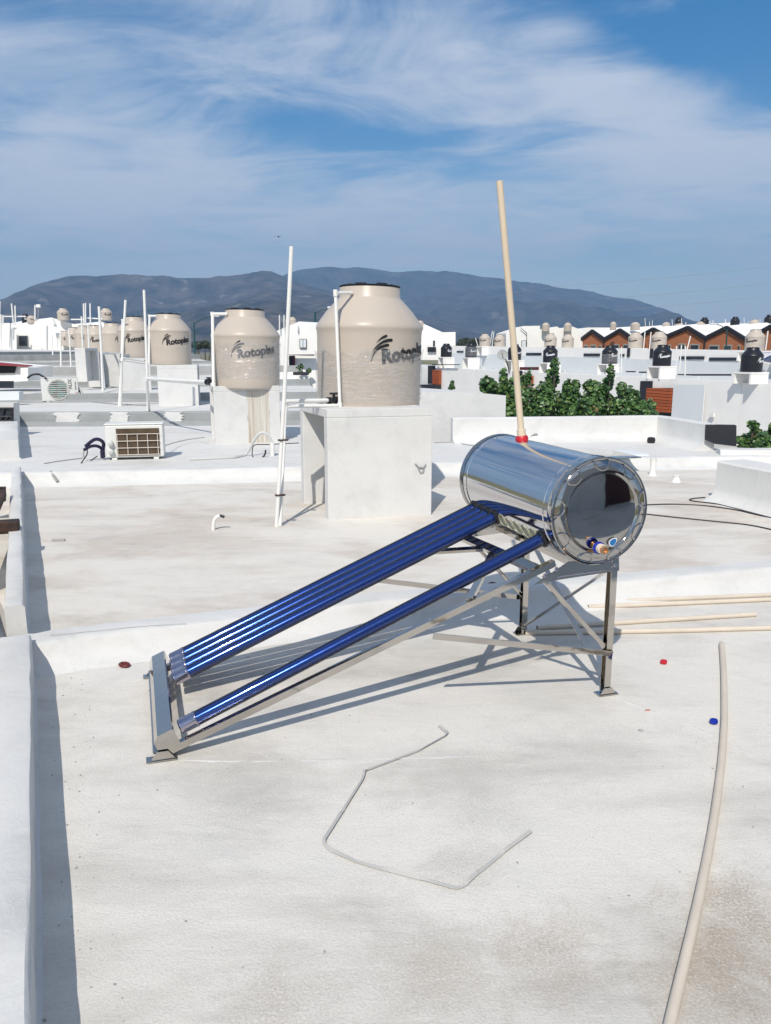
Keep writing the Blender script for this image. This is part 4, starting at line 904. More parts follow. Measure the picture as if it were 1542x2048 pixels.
# tubes
td = V(0, 0, 0) + (H(1.576, 0, .725) - H(.058, 0, .096)); td.normalize()
tn = hw.cross(td); tn = tn if tn.z > 0 else -tn
TW = [.745 - .0775 * k for k in range(10)]
def tube_pt(w, s): return H(.058, w, .096) + td * s
TL = (H(1.576, 0, .725) - H(.058, 0, .096)).length
for k, w in enumerate(TW):
    if k in (4, 5, 6, 7, 8):                                # empty sockets
        c = tube_pt(w, TL - .004); m = axis_frame(c, -td, hw)
        MB().lathe([(.033, -.03), (.036, -.012), (.036, 0), (.031, .006), (.0285, .004), (.028, -.006), (.0275, .0), (0, .002)], 28, m).build('tube_socket', M['socket'] if 'socket' in M else M.setdefault('socket', mat('pale_silicone_plug', (.44, .43, .31), .45)), ht); continue
    t = MB().tube([tube_pt(w, .02), tube_pt(w, TL + .03)], .0238, 28).build('glass_tube', M['tube_inner'], ht)
    t['label'] = 'blue vacuum glass tube ' + ('standing apart at the near side' if k == 9 else 'in the bunch of four at the far side')
    MB().tube([tube_pt(w, .01), tube_pt(w, TL + .03)], .0290, 32, caps=False).build('outer_glass', M['tube_glass'], t)
    MB().tube([tube_pt(w, -.005), tube_pt(w, .0), tube_pt(w, .055), tube_pt(w, .058), tube_pt(w, .062), tube_pt(w, .066)], [.026, .0302, .0302, .0318, .0318, .0298], 28).build('end_cup', M['chrome'], t)
    m = axis_frame(tube_pt(w, TL - .012), td, hw)
    MB().lathe([(.030, -.008), (.036, -.006), (.040, 0), (.037, .008), (.033, .016), (.030, .016)], 28, m).build('seal_ring', M['valve'], t)
# frame
def FB(name, a, b, w=.03, h=.03, up=(0, 0, 1), op=False, lab=None):
    o = MB().channel(H(*a), H(*b), w, h, .0025, up, op).build(name, M['frame'], ht); return o
rz_ = lambda u: .016 + .3815 * u if u < 1.05 else .4166 + (u - 1.05) * .383
for w in (0, W_):
    MB().channel(H(-.03, w, rz_(-.03) + .012), H(1.60, w, rz_(1.60)), .028, .027, .0025, tn).build('side_rail', M['frame'], ht)
    P = [(1.50, .545), (1.655, .632), (1.90, .632), (1.905, .572), (1.60, .556)]
    s = -1 if w == 0 else 1
    mb = MB().prism([H(u, w + s * .0185, z) for u, z in P], hw * s * .003); mb.build('gusset_plate', M['frame'], ht)
    mb = MB().tube([H(1.70 + .2 * math.cos(R(a_)), w + s * .0215, .585) for a_ in (90, 0)], .001, 4)
    mb = MB()
    for u, z in ((1.548, .582), (1.60, .605), (1.882, .60)): mb.lathe([(0, 0), (.009, 0), (.009, .005), (.005, .008), (0, .008)], 10, axis_frame(H(u, w + s * .0215, z), hw * s))
    mb.build('bolt', M['chrome'], ht)
    MB().tube([H(1.605, w + s * .0215, .566), H(1.62, w + s * .0215, .571), H(1.862, w + s * .0215, .580), H(1.868, w + s * .0215, .590), H(1.868, w + s * .0215, .622)], .0022, 6).build('pressed_rim', M['chrome'], ht)
    # cradle that holds the tank
    mb = MB(); arc = [(TU + (TRad + .004) * math.cos(R(a_)), TZ + (TRad + .004) * math.sin(R(a_))) for a_ in range(215, 326, 10)]
    rows = [[H(u, w + dw, z) for u, z in arc] for dw in (-.02, .02)]; mb.sheet(rows); mb.build('cradle', M['frame'], ht)
    MB().channel(H(1.885, w, .01), H(1.885, w, .63), .034, .030, .0025, hu).build('leg', M['frame'], ht)
    mb = MB().prism([H(1.84, w + s * .03, 0.004), H(1.935, w + s * .03, 0.004), H(1.935, w - s * .02, .004), H(1.84, w - s * .02, .004)], (0, 0, .003))
    mb.prism([H(1.845, w + s * .021, .007), H(1.925, w + s * .021, .007), H(1.905, w + s * .021, .036), H(1.865, w + s * .021, .036)], hw * s * .003); mb.build('foot_plate', M['frame'], ht)
    mb = MB().prism([H(-.075, w + s * .03, 0.004), H(.035, w + s * .03, 0.004), H(.035, w - s * .015, .004), H(-.075, w - s * .015, .004)], (0, 0, .003))
    mb.prism([H(-.06, w + s * .021, .007), H(.03, w + s * .021, .007), H(.005, w + s * .021, .04), H(-.035, w + s * .021, .04)], hw * s * .003); mb.build('foot_plate', M['frame'], ht)
    FB('brace', (1.053, w + s * .024, .372), (1.895, w + s * .024, .196), .006, .025)
    FB('brace', (1.545, w + s * .0, .565), (1.875, w + s * .0, .215), .018, .018, hw * s)
FB('cross_brace', (1.875, W_ - .02, .575), (1.875, .02, .075), .004, .026, hu)
FB('cross_brace', (1.868, W_ - .02, .045), (1.868, .02, .56), .004, .026, hu)
FB('cross_bar', (1.47, W_, rz_(1.47) + .012), (1.515, 0, rz_(1.515) + .012), .045, .02, tn)
FB('diagonal_bar', (1.22, 0, rz_(1.22) + .02), (1.49, .36, rz_(1.49) + .005), .034, .014, tn)
FB('diagonal_bar', (1.22, W_, rz_(1.22) + .02), (1.49, .44, rz_(1.49) + .005), .034, .014, tn)
FB('cross_bar', (1.73, -.0, .600), (1.73, W_, .600), .05, .02)
# bottom tray that carries the tubes
mb = MB(); sec = [(-.055, -.042), (-.072, -.020), (-.072, .018), (-.050, .038), (.008, .038), (.012, .030), (.012, -.042)]
tc_ = H(.03, 0, .082); pts = [tc_ + td * s + tn * h_ for s, h_ in sec]
mb.prism([p + hw * -.015 for p in pts], hw * (W_ + .03)); mb.build('bottom_tray', M['frame'], ht)
MB().bar(H(-.035, -.01, .030), H(-.035, W_ + .01, .030), .030, .004, (0, 0, 1)).build('cross_bar', M['frame'], ht)
# cream pipe standing on top, red tape at its foot
pb = H(1.752, .6197, TZ + TRad - .004); pt_ = deep(999, 362, pb.y)
vp = MB().tube([pb, pb + (pt_ - pb) * .045, pb + (pt_ - pb) * .047, pt_], [.0225, .0210, .0155, .0155], 18).build('vent_pipe', M['cpvc'], ht)
vp['label'] = 'tall cream pipe standing on top of the steel tank'
dp_ = (pt_ - pb).normalized(); MB().lathe([(.020, -.002), (.031, 0), (.032, .012), (.026, .022), (.022, .023)], 20, axis_frame(pb, dp_)).build('red_tape', M['red'], vp)

# ------------------------------------------------------------------ things lying on the near roof
def lying(name, label, cat, pts, r, m, z=0.0, group=None, hollow=True, rl=.35):
    P = rounded([at(x, y, z) + V(0, 0, r) for x, y in pts], rl, 6); mb = MB().tube(P, r, 14)
    o = mb.build(name, m)
    if hollow:
        t = (P[0] - P[1]).normalized(); MB().lathe([(0, .001), (r * .78, .001)], 14, axis_frame(P[0], t)).build('pipe_bore', M['dark'], o)
    return tag(o, label, cat, group)
GPI = 'cream pipes lying on the near roof'
lying('loose_pipe', 'long bent cream pipe lying along the right side of the roof', 'pipe', [(1443, 1292), (1447, 1345), (1449, 1440), (1443, 1530), (1426, 1660), (1395, 1820), (1338, 2060), (1310, 2200)], .0135, M['cpvc_ground'], 0, GPI, rl=.3)
lying('loose_pipe', 'farther of the two cream pipes lying side by side behind the heater leg', 'pipe', [(1172, 1209), (1330, 1203), (1700, 1187)], .0135, M['cpvc_ground'], .006, GPI)
lying('loose_pipe', 'nearer of the two cream pipes lying side by side behind the heater leg', 'pipe', [(1176, 1218), (1330, 1212), (1700, 1196)], .0135, M['cpvc_ground'], 0, GPI)
lying('loose_pipe', 'shorter cream pipe with both ends in view behind the heater leg', 'pipe', [(1074, 1260), (1300, 1246), (1511, 1233)], .0135, M['cpvc_ground'], 0, GPI)
lying('loose_pipe', 'nearest cream pipe of those behind the heater leg, starting at the far foot', 'pipe', [(1050, 1270), (1300, 1267), (1700, 1256)], .0135, M['cpvc_ground'], 0, GPI)
def ribbon(name, label, pts, w, h, m, z=0.0):
    P = rounded([at(x, y, z) for x, y in pts], .02, 4); rows = []
    tw = [.15, .9, .2, 1.2, .3, .8, .1, 1.3]
    for i, p in enumerate(P):
        t = (P[min(i + 1, len(P) - 1)] - P[max(i - 1, 0)]); t.z = 0; t.normalize(); n_ = V(-t.y, t.x, 0); a = .35 + .30 * math.sin(i * .45)
        x = n_ * math.cos(a) + V(0, 0, 1) * math.sin(a); lift = .004 + abs(math.sin(a)) * w / 2 + .004 * max(0, math.sin(i * .55))
        rows.append([p + V(0, 0, lift) - x * w / 2, p + V(0, 0, lift) + x * w / 2])
    a = [[r[0], r[1], r[1] + V(0, 0, h), r[0] + V(0, 0, h), r[0]] for r in rows]; return MB().sheet(a, False).build(name, m)
o = ribbon('plastic_strip', '', [(878, 1454), (897, 1471), (840, 1502), (728, 1544), (727, 1558), (685, 1625), (645, 1688), (660, 1703), (700, 1722), (770, 1742), (850, 1764), (915, 1780), (935, 1770), (960, 1745), (1000, 1712), (1062, 1667)], .0115, .0012, M['strip'])
tag(o, 'kinked grey plastic strip lying on the roof in the foreground', 'strip')
def cap_thing(label, px, py, r, h, m, name='bottle_cap', squash=1.0, rz=0):
    c = at(px, py, 0) ; Mx = Matrix.LocRotScale(c + V(0, 0, .004), Matrix.Rotation(R(rz), 3, 'Z'), (1.25, squash, 1))
    mb = MB().lathe([(0, 0), (r * .95, 0), (r, .002), (r, h - .003), (r * .93, h), (r * .62, h), (r * .58, h - .004), (0, h - .004)], 28, Mx)
    for k in range(14):
        a = 2 * math.pi * k / 14; mb.tube([Mx @ V(r * math.cos(a), r * math.sin(a), .002), Mx @ V(r * math.cos(a), r * math.sin(a), h - .003)], .0012, 5)
    return tag(mb.build(name, m), label, 'cap', 'plastic pipe caps on the roof')
cap_thing('red plastic cap lying on the roof', 1327, 1328, .0125, .016, M['red']); cap_thing('blue plastic cap lying beside the bent cream pipe', 1427, 1448, .0125, .017, M['blue'])
def ring_thing(label, px, py, rad, m, ex=1.0, rz=0, z=0.0, tilt=0):
    c = at(px, py, z) + V(0, 0, .010); Mx = Matrix.LocRotScale(c, Matrix.Rotation(R(rz), 3, 'Z') @ Matrix.Rotation(R(tilt), 3, 'X'), (ex, 1, 1))
    prof = [(rad + .0075 * math.cos(R(a)), .0075 * math.sin(R(a))) for a in range(0, 361, 30)]
    return tag(MB().lathe(prof, 28, Mx).build('rubber_ring', m), label, 'ring', 'rubber rings on the roof')
ring_thing('dark red rubber ring lying left of the heater tray', 249, 1333, .017, M['darkred'], 1.35, -35)
ring_thing('dark red rubber ring lying in the shade under the steel tank', 985, 1171, .019, M['darkred'], 1.0, 0, .08)
o = MB().bbox(at(838, 1172, .10) + V(0, 0, .008), (.06, .02, .006), .003, rz=R(10)).build('plastic_scrap', M['red']); tag(o, 'small red and cream plastic scrap on the far side of the tubes', 'scrap')
o = MB().bbox(at(1281, 1462, 0) + V(0, 0, .004), (.02, .009, .006), .003, rz=R(-20)).build('pebble', M['concrete']); tag(o, 'small grey pebble right of the heater leg', 'pebble')
# fallen bits of plaster and grit: a few countable crumbs are one scatter of stuff
mb = MB(); rg = random.Random(3)
for i in range(170):
    p = V(rg.uniform(-1.5, 2.4), rg.uniform(1.5, 4.1), 0)
    if i < 60: q = LW[0].lerp(LW[1], rg.uniform(-.1, .95)); p = q - lnorm * rg.uniform(.05, .22)
    s = rg.choice((.002, .0025, .003, .004)); mb.box((p.x, p.y, s * .4), (s * rg.uniform(1, 2), s, s * .8), rg.uniform(0, 3))
o = mb.build('grit', M['concrete'], loc=(0, 0, 0)); o['kind'] = 'stuff'

# pale mortar seams running over the near roof
for pts in ([(356, 1521), (480, 1523), (640, 1520), (820, 1516), (1020, 1511)], [(1232, 1396), (1290, 1418), (1400, 1458), (1480, 1500), (1545, 1532)]):
    P = rounded([at(x, y) for x, y in pts], .3, 6); rg = random.Random(len(pts)); rows = []
    for i, p in enumerate(P):
        t = (P[min(i + 1, len(P) - 1)] - P[max(i - 1, 0)]); t.normalize(); n_ = V(-t.y, t.x, 0); w = rg.uniform(.004, .010) * (0 if i in (0, len(P) - 1) else 1)
        rows.append([p - n_ * w * 2 + V(0, 0, -.002), p - n_ * w * .5 + V(0, 0, rg.uniform(-.001, .0022)), p + n_ * w * .5 + V(0, 0, rg.uniform(-.001, .0022)), p + n_ * w * 2 + V(0, 0, -.002)])
    MB().sheet(rows).build('mortar_seam', M['deck2'], h0)
for pts in ([(100, 1271), (150, 1266), (215, 1259), (300, 1251), (372, 1247)],):
    P = [at(x, y, .127) for x, y in pts]; MB().tube(rounded(P, .1, 4), .0013, 5).build('crack', M['concrete'], h0)
M['orange'] = mat('orange_scrap', (.55, .12, .04), .6)
o = MB().bbox(at(1295, 1421, 0) + V(0, 0, .002), (.022, .006, .003), .001, rz=R(8)).build('plastic_scrap', M['orange']); tag(o, 'tiny orange scrap between the heater leg and the bent pipe', 'scrap')
# ------------------------------------------------------------------ small things on the second roof
vs1 = thing('vent_stub', 'crooked white capped stub pipe on the second roof left of the heater', 'pipe', at(428, 1060, Z1))
MB().tube(rounded([at(426, 1060, Z1) + V(0, 0, -.02), deep(427, 1045, at(426, 1060, Z1).y), deep(431, 1035, at(426, 1060, Z1).y), deep(440, 1031, at(426, 1060, Z1).y)], .03), .015, 10).build('pipe', M['pvc'], vs1)
MB().tube([deep(440, 1031, at(426, 1060, Z1).y), deep(449, 1034, at(426, 1060, Z1).y)], .011, 10).build('plug', M['valve'], vs1)
def stub(label, x, y0, y1, w, z):
    b = at(x, y0, z); zt_ = zat(y1, b.y); r = w / F * b.y / 2
    o = MB().lathe([(r * 1.5, 0), (r * 1.08, .03), (r, .05), (r, zt_ - z), (r * 1.12, zt_ - z), (r * 1.12, zt_ - z + .012), (r * .8, zt_ - z + .012), (r * .8, zt_ - z - .05), (0, zt_ - z - .05)], 20, Matrix.Translation(b)).build('vent_stub', M['pvc']); return tag(o, label, 'pipe', 'short white stub pipes')
stub('taller white stub pipe on the roof behind the steel tank', 1305, 951, 919, 12, Z1); stub('shorter white stub pipe on the roof right of the taller one', 1352, 964, 952, 13, Z1)
def cable(label, pts, z, r=.006, m='wire', lift=.006):
    o = MB().tube(rounded([at(x, y, z) + V(0, 0, lift) for x, y in pts], .5, 5), r, 6).build('cable', M[m]); return tag(o, label, 'cable')
cable('dark cable lying on the roof right of the steel tank, upper of the two', [(1180, 1015), (1288, 1011), (1340, 1009), (1400, 1011), (1470, 1020), (1510, 1030), (1600, 1050)], Z1, .006)
cable('dark looped cable coming from the corner of the patio wall', [(1410, 996), (1385, 998), (1377, 1001), (1390, 1004), (1430, 1008), (1470, 1018), (1542, 1037), (1600, 1052)], Z1, .006)
cable('lower dark cable lying on the roof right of the steel tank', [(1200, 1018), (1288, 1029), (1350, 1036), (1420, 1043), (1500, 1051), (1545, 1061), (1620, 1078)], Z1, .006)
cable('thin dark cable lying behind the big stand', [(868, 886), (905, 885), (950, 893), (1010, 896), (1100, 900)], Z2, .008, 'wire_grey')
pn = thing('glass_pane', 'loose glass pane lying flat on the roof behind the steel tank', 'pane', at(1200, 908, Z2))
MB().prism([at(1108, 899, Z2 + .05), at(1225, 902, Z2 + .05), at(1283, 916, Z2 + .05), at(1150, 921, Z2 + .05)], (0, 0, .012)).build('glass', M['pane'], pn)
MB().bbox(at(1200, 909, Z2), (1.1, .5, .04), .01, rz=R(10)).build('batten', M['wall_grey'], pn)
def hook(label, P, z):
    o = MB().tube([at(*P[0], z) + V(0, 0, -.02)] + [deep(x, y, at(*P[0], z).y) for x, y in P[1:]], .012, 7).build('wire_hook', M['wire_grey']); return tag(o, label, 'hook', 'bent wire hooks by the parapet')
hook('bent grey wire hook before the far parapet, left one', [(1068, 884), (1060, 873), (1070, 868), (1075, 868)], Z2); hook('bent grey wire hook before the far parapet, right one', [(1125, 880), (1120, 870), (1126, 869), (1124, 874)], Z2)
c = at(1302, 886, Z2); o = MB().lathe([(0, .09), (.05, .08), (.06, .04), (.05, 0), (0, -.01)], 16, Matrix.Translation(c)).build('floor_drain', M['valve']); tag(o, 'small black drain cap on the far roof', 'drain')
hp_ = at(100, 950, Z1 + .1); o = MB().tube([deep(101, 944, hp_.y), deep(106, 950, hp_.y - .05), deep(110, 956, hp_.y - .1), deep(115, 963, hp_.y - .12)], .016, 8).build('drain_spout', M['wire_grey']); tag(o, 'grey drain spout hanging down the step on the left', 'spout')
o = MB().bbox(at(117, 1082, Z1) + V(0, 0, .008), (.10, .03, .016), .006, rz=.1).build('plaster_lump', M['concrete']); tag(o, 'dark broken lump of plaster on the second roof', 'lump')
# pale structures beyond: stair box, dark screen
sb = thing('stair_box', 'big plain white stair box behind the nearest tank', 'building', deep(930, 860, 13.6))
MB().prism([deep(830, 785, 13.5), deep(925, 785, 13.5), deep(1012, 791, 13.5), deep(1009, 905, 13.5), deep(830, 905, 13.5)], (-.9, 2.1, 0)).build('wall', M['wall'], sb)
ds = thing('dark_screen', 'black painted panel beside the hedge at the right', 'panel', deep(1442, 880, 10.4))
MB().prism([deep(1412, 850, 10.4), deep(1473, 851, 10.4), deep(1473, 893, 10.4), deep(1430, 888, 10.4), deep(1411, 880, 10.4)], (.03, .12, 0)).build('panel', M['dark_paint'], ds)
# ------------------------------------------------------------------ across the street: a stepped terrace seen from the front
B0, BD, BN = V(18.6, 35.5, 0), V(-.36, .933, 0).normalized(), V(.933, .36, 0).normalized()
def bs(px, off):                                             # distance along the terrace at which a pixel column meets the line 'off' back
    k = (px - 771) / F; P = B0 + BN * off; return (k * P.y - P.x) / (BD.x - k * BD.y)
def bp(s, off, z): p = B0 + BD * s + BN * off; return V(p.x, p.y, z)
def topz(py, p): return zat(py, p.y)
UP = lambda s: 1.40 + .55 * max(0, min(1.2, s / 50))         # top of the upper storey
bounds = [1760, 1475, 1330, 1225, 1150, 1075, 1010, 945, 890, 838, 790]
lab_b = ['rightmost white house across the street below the largest black tank', 'white house across the street with the orange brick slats', 'white house across the street behind the middle of the hedge, right part', 'white house across the street behind the tallest hedge shoot',
         'white house across the street behind the left of the hedge', 'white house across the street behind the leaning cream pipe', 'white house across the street with the grey satellite dish', 'white house across the street behind the leftmost small bush', 'white house across the street with a dark door and a brick pier', 'white house across the street mostly behind the nearest tank']
bhouse = []
for k in range(len(bounds) - 1):
    s0, s1 = bs(bounds[k], -.8), bs(bounds[k + 1], -.8); h = thing('terrace_house', lab_b[k], 'house', bp((s0 + s1) / 2, 0, -3), 0, 'white terrace houses across the street'); bhouse.append((h, s0, s1))
    g = .01; dz = (.035 if k % 2 else 0)
    MB().prism([bp(s0 + g, -.8, -3), bp(s1 - g, -.8, -3), bp(s1 - g, -.65, -3), bp(s0 + g, -.65, -3)], (0, 0, 2.98 + dz)).build('facade', M['wall_far' if k % 3 else 'wall_far'], h)
    MB().prism([bp(s0 + g, -.64, -.05), bp(s1 - g, -.64, -.05), bp(s1 - g, 4.5, -.05), bp(s0 + g, 4.5, -.05)], (0, 0, -.2)).build('roof_deck', M['deck2'], h)
    z0, z1 = UP(s0), UP(s1)
    mb = MB().prism([bp(s0 + g, 4.5, -.5), bp(s1 - g, 4.5, -.5), bp(s1 - g, 4.5, z1), bp(s0 + g, 4.5, z0)], BN * .18); mb.build('upper_wall', M['wall_far'], h)
    mb = MB().prism([bp(s0 + g, 4.47, -.2), bp(s1 - g, 4.47, -.2), bp(s1 - g, 4.47, z1 - .68), bp(s0 + g, 4.47, z0 - .68)], BN * .028); mb.build('lower_panel', M['wall_grey'], h)
    MB().prism([bp(s0 + g, 4.68, z0 - .1), bp(s1 - g, 4.68, z1 - .1), bp(s1 - g, 13, z1 - .1), bp(s0 + g, 13, z0 - .1)], (0, 0, -.2)).build('upper_roof', M['deck2'], h)
    MB().prism([bp(s0 + .1, 1.2, -.05), bp(s1 - .1, 1.2, -.05), bp(s1 - .1, 1.35, -.05), bp(s0 + .1, 1.35, -.05)], (0, 0, .17)).build('low_curb', M['wall_grey'], h)
def bparent(s): return next((h for h, a, b in bhouse if a <= s <= b), bhouse[-1][0])
def bwin(name, x0, x1, y0, y1, off, m, parent=None, proud=.03):
    sa, sb_ = bs(x0, off), bs(x1, off); pa, pb_ = bp(sa, off, 0), bp(sb_, off, 0); h = parent or bparent((sa + sb_) / 2)
    d_ = (pa.y + pb_.y) / 2
    P = [V(pa.x, pa.y, topz(y1, pa)), V(pb_.x, pb_.y, topz(y1, pb_)), V(pb_.x, pb_.y, topz(y0, pb_)), V(pa.x, pa.y, topz(y0, pa))]
    return MB().prism([p - BN * proud for p in P], BN * (proud - .004)).build(name, m, h)
for x0, x1, y0, y1 in ((1466, 1407, 715, 721.5), (1397, 1348, 712.5, 719), (1192, 1160, 707, 712.5), (1240, 1232, 708, 713), (1077, 1047, 705.8, 710.5), (924, 911, 701.8, 705), (1015, 1011, 703, 706)): bwin('slit_window', x0, x1, y0, y1, 4.46, M['glass'])
for x0, x1, y0, y1 in ((1482.5, 1474, 704.5, 722), (1296, 1290, 697, 716), (1250.5, 1245, 696, 714)): bwin('door', x0, x1, y0, y1, 4.46, M['dark_paint'])
for x0, x1, y0, y1 in ((1453, 1345, 748, 751.5), (1295, 1271, 743, 746), (1264, 1245, 742, 744.5)): bwin('low_slit', x0, x1, y0, y1, 3.9, M['dark'])
bwin('doorway', 1299, 1275, 762, 817, -.82, M['dark_paint']); bwin('brick_panel', 1341, 1293, 776, 825, -.86, M['brick_bold'], proud=.2); bwin('dark_base', 1340, 1312, 826, 838, -.84, M['dark_paint'])
bwin('shaded_side_panel', 1404, 1342, 770, 900, -.9, M['wall_grey'], proud=.06)  # grey panel on the facade: the shaded side is put into the colour
bwin('doorway', 869, 855, 731, 767, -.82, M['dark_paint']); bwin('brick_panel', 881, 867, 740, 769, -.86, M['brick_bold'], proud=.2); bwin('dark_base', 881, 838, 769, 785, -.84, M['dark_paint'], proud=.5)
bwin('doorway', 1041, 1022, 741, 758, -.82, M['dark_paint']); bwin('brick_panel', 1063, 1036, 752, 772, -.86, M['brick_bold'], proud=.2)
M['maroon'] = mat('maroon_canopy', (.10, .012, .018), .6)
bwin('canopy', 1079, 1047, 734, 740, -.1, M['maroon'], proud=.5)
bwin('canopy', 918, 868, 728.5, 730.2, -.75, M['dark'], proud=.3)
pl_ = bwin('wall_lamp', 1427, 1419, 826, 834, -.9, M['pvc'], proud=.1)
# black tanks on their stands, cream tanks above
black_proto = make_tank('largest black water tank across the street, at the right edge', 'black water tanks across the street', M['tank_black'], M['ink_white'], True)
BT = [(1502, 744, 41, None), (1323, 732, 35, 'black water tank across the street above the brick slats'), (1218.5, 727.5, 30, 'black water tank across the street with clear film round its lower half'), (1100, 725, 28, 'black water tank across the street with bold white lettering, above a hedge shoot'), (1029, 720, 26, 'black water tank across the street half hidden by the leaning cream pipe'), (942, 715, 23, 'black water tank across the street with a film band, left of the satellite dish'), (892.5, 714, 22, 'leftmost black water tank across the street, beside the nearest cream tank')]
def small_stand(p, sc, zt, zb, label, grp, m='wall_far'):
    w = 1.0 * sc; r = thing('tank_stand', label, 'tank stand', V(p.x, p.y, zb), 0, grp)
    Mx = Matrix((BN, BD, V(0, 0, 1))).transposed(); hh = zt - .08 - zb
    c = V(p.x, p.y, 0); lf = c - BD * (w * .46)
    MB().bbox(V(lf.x, lf.y, zb + hh / 2), (w, .10, hh), .006, M=Mx).build('front_wall', M[m], r)
    bk = c + BD * (w * .46); MB().bbox(V(bk.x, bk.y, zb + hh / 2), (w, .10, hh), .006, M=Mx).build('back_wall', M[m], r)
    MB().bbox(V(c.x, c.y, zt - .04), (w + .02, w * 1.05, .08), .008, M=Mx).build('slab', M[m], r); return r
order = ['rightmost', 'second from the right', 'third from the right', 'fourth from the right', 'fifth from the right', 'sixth from the right', 'leftmost']
for i, (px, yb, w, lab) in enumerate(BT):
    d = .97 * F / w; p = deep(px, yb, d); ya = R([40, -12, 18, -30, 10, 0, 20][i]) - math.atan2(p.x, p.y)
    t = black_proto if i == 0 else dup(black_proto, p, ya, 1.0, lab)
    t.scale = (1, 1, .96); t.location = p; t.rotation_euler = (0, 0, ya)
    small_stand(p, 1.06, p.z, -.05, 'white stand under a black tank across the street, %s of seven' % order[i], 'stands under the black tanks')
    if i in (2, 5):
        bpy.context.view_layer.update(); film(t, .08, .62 if i == 2 else .9, i + 4, .02)
CT = [(1508, 702, 36, 'cream tank above the largest black tank at the right edge'), (1317, 697.5, 29, 'cream tank before the third brick gable, above the black tank with brick slats below'), (1270, 696.5, 27, 'cream tank before the second brick gable, right of the film wrapped black tank'),
      (1135, 695.5, 23, 'cream tank left of the first brick gable'), (1100.5, 695, 23.5, 'cream tank just behind the black tank with bold white lettering'), (999, 694, 21, 'cream tank left of the leaning cream pipe, nearer the pipe'), (969.5, 692.5, 21, 'cream tank left of the leaning cream pipe, farther from it'), (888, 692, 17, 'small cream tank beside the white gable end, right one'), (857, 692, 17, 'small cream tank beside the white gable end, left one')]
for i, (px, yb, w, lab) in enumerate(CT):
    d = .97 * F / w; p = deep(px, yb, d); t = dup(tank1, p, R(-55) - math.atan2(p.x, p.y), 1.0, lab, skip=('stretch_film', 'small_lettering')); t.scale = (1, 1, .94); t['group'] = 'cream water tanks across the street'
    zb = topz({0: 722, 1: 716, 2: 716}.get(i, 711), p)
    small_stand(p, 1.15, p.z, zb, 'white stand under the ' + lab.split(',')[0], 'stands under the far cream tanks')
# satellite dish
dc = deep(1005, 710, 58); dt = thing('satellite_dish', 'grey satellite dish on a white roof left of the leaning cream pipe', 'satellite dish', dc + V(.8, 0, -1.6))
ax = (V(-.25, -1, .35)).normalized(); MB().lathe([(0, .0), (.16, .01), (.3, .04), (.38, .075), (.375, .085), (.3, .05), (0, .012)], 28, axis_frame(dc, ax)).build('reflector', M['concrete'], dt)
MB().tube([dc, dc + V(.35, .1, -.5), dc + V(.55, .1, -1.25)], .04, 8).build('mast', M['wire'], dt); MB().tube([dc + V(.1, -.05, -.36), dc + ax * .42], .02, 6).build('arm', M['wire'], dt)
# slim white pipes over there
GV = 'thin pipes on the roofs across the street'
VP2 = [((951, 676), (956, 693), 73), ((985, 662), (979, 694), 73), ((988, 663), (984, 694), 73), ((1381, 672), (1374, 700), 52), ((1363, 690), (1359, 742), 46), ((1353, 692), (1353, 760), 45), ((1371, 692), (1370, 752), 46), ((1302, 664), (1299, 698), 56), ((1290, 663), (1287, 698), 56), ((1536, 662), (1531, 700), 43), ((1161, 683), (1157, 715), 62), ((1243, 694), (1243, 745), 50)]
for k, (a, b, d) in enumerate(VP2):
    o = MB().tube([deep(b[0], b[1], d), deep(a[0], a[1], d)], .035, 6).build('vent_pipe', M['pvc'])
    tag(o, ['slim white pipe left of the pair of cream tanks', 'leaning white pipe between the pair of cream tanks, left one', 'leaning white pipe between the pair of cream tanks, right one', 'leaning white pipe before the fourth brick gable', 'short white pipe over the long slit window', 'tall white pipe right of the black tank above the brick slats', 'white pipe standing on the low roof right of that tall one', 'white pipe before the third brick gable, right one', 'white pipe before the third brick gable, left one', 'leaning white pipe at the right edge beside the cream tank', 'slim white pipe before the first brick gable', 'tall white pipe beside the film wrapped black tank'][k], 'pipe', GV)
# blue solar panel edge on the right edge
o = MB().prism([deep(1522, 722, 41), deep(1560, 704, 41), deep(1580, 706, 43), deep(1545, 726, 43)], (0, 0, .06)).build('solar_collector', M['tube_inner']); tag(o, 'dark blue tilted solar panel at the right edge behind the largest black tank', 'solar panel')
# ------------------------------------------------------------------ brick houses with gables behind
G0 = V(38.2, 80, 0); GD = V(-.471, .882, 0).normalized(); GNm = V(.882, .471, 0).normalized()
def gs(px, off=0):
    k = (px - 771) / F; P = G0 + GNm * off; return (k * P.y - P.x) / (GD.x - k * GD.y)
def gp(s, off, z): p = G0 + GD * s + GNm * off; return V(p.x, p.y, z)
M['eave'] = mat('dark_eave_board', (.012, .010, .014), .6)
M['wframe'] = mat('pale_window_frame', (.36, .34, .30), .6)
valley = [(1572, 677), (1477, 677.5), (1396.5, 674.5), (1321, 671), (1257, 677), (1199, 677), (1152, 679)]
peaks = [(1522, 651), (1436.5, 653.5), (1361, 653.5), (1293.5, 656.5), (1229, 658.5), (1175, 660.5)]
gl_ = ['rightmost brick gable house', 'brick gable house behind the street lamp', 'brick gable house with a leaning white pipe before it', 'brick gable house mostly hidden behind two cream tanks', 'second brick gable house from the left', 'leftmost brick gable house of the row']
wins = {0: [(1560, 1527, 692)], 1: [(1425, 1405, 692), (1450, 1434, 691.5), (1466, 1462, 692)], 2: [(1358, 1345, 689), (1386, 1368, 690), (1330, 1326, 691)], 3: [(1303, 1292, 690)], 4: [(1250, 1237, 690), (1229, 1219, 690)], 5: [(1184, 1173, 691), (1168, 1160, 691.5), (1194, 1190, 692)]}
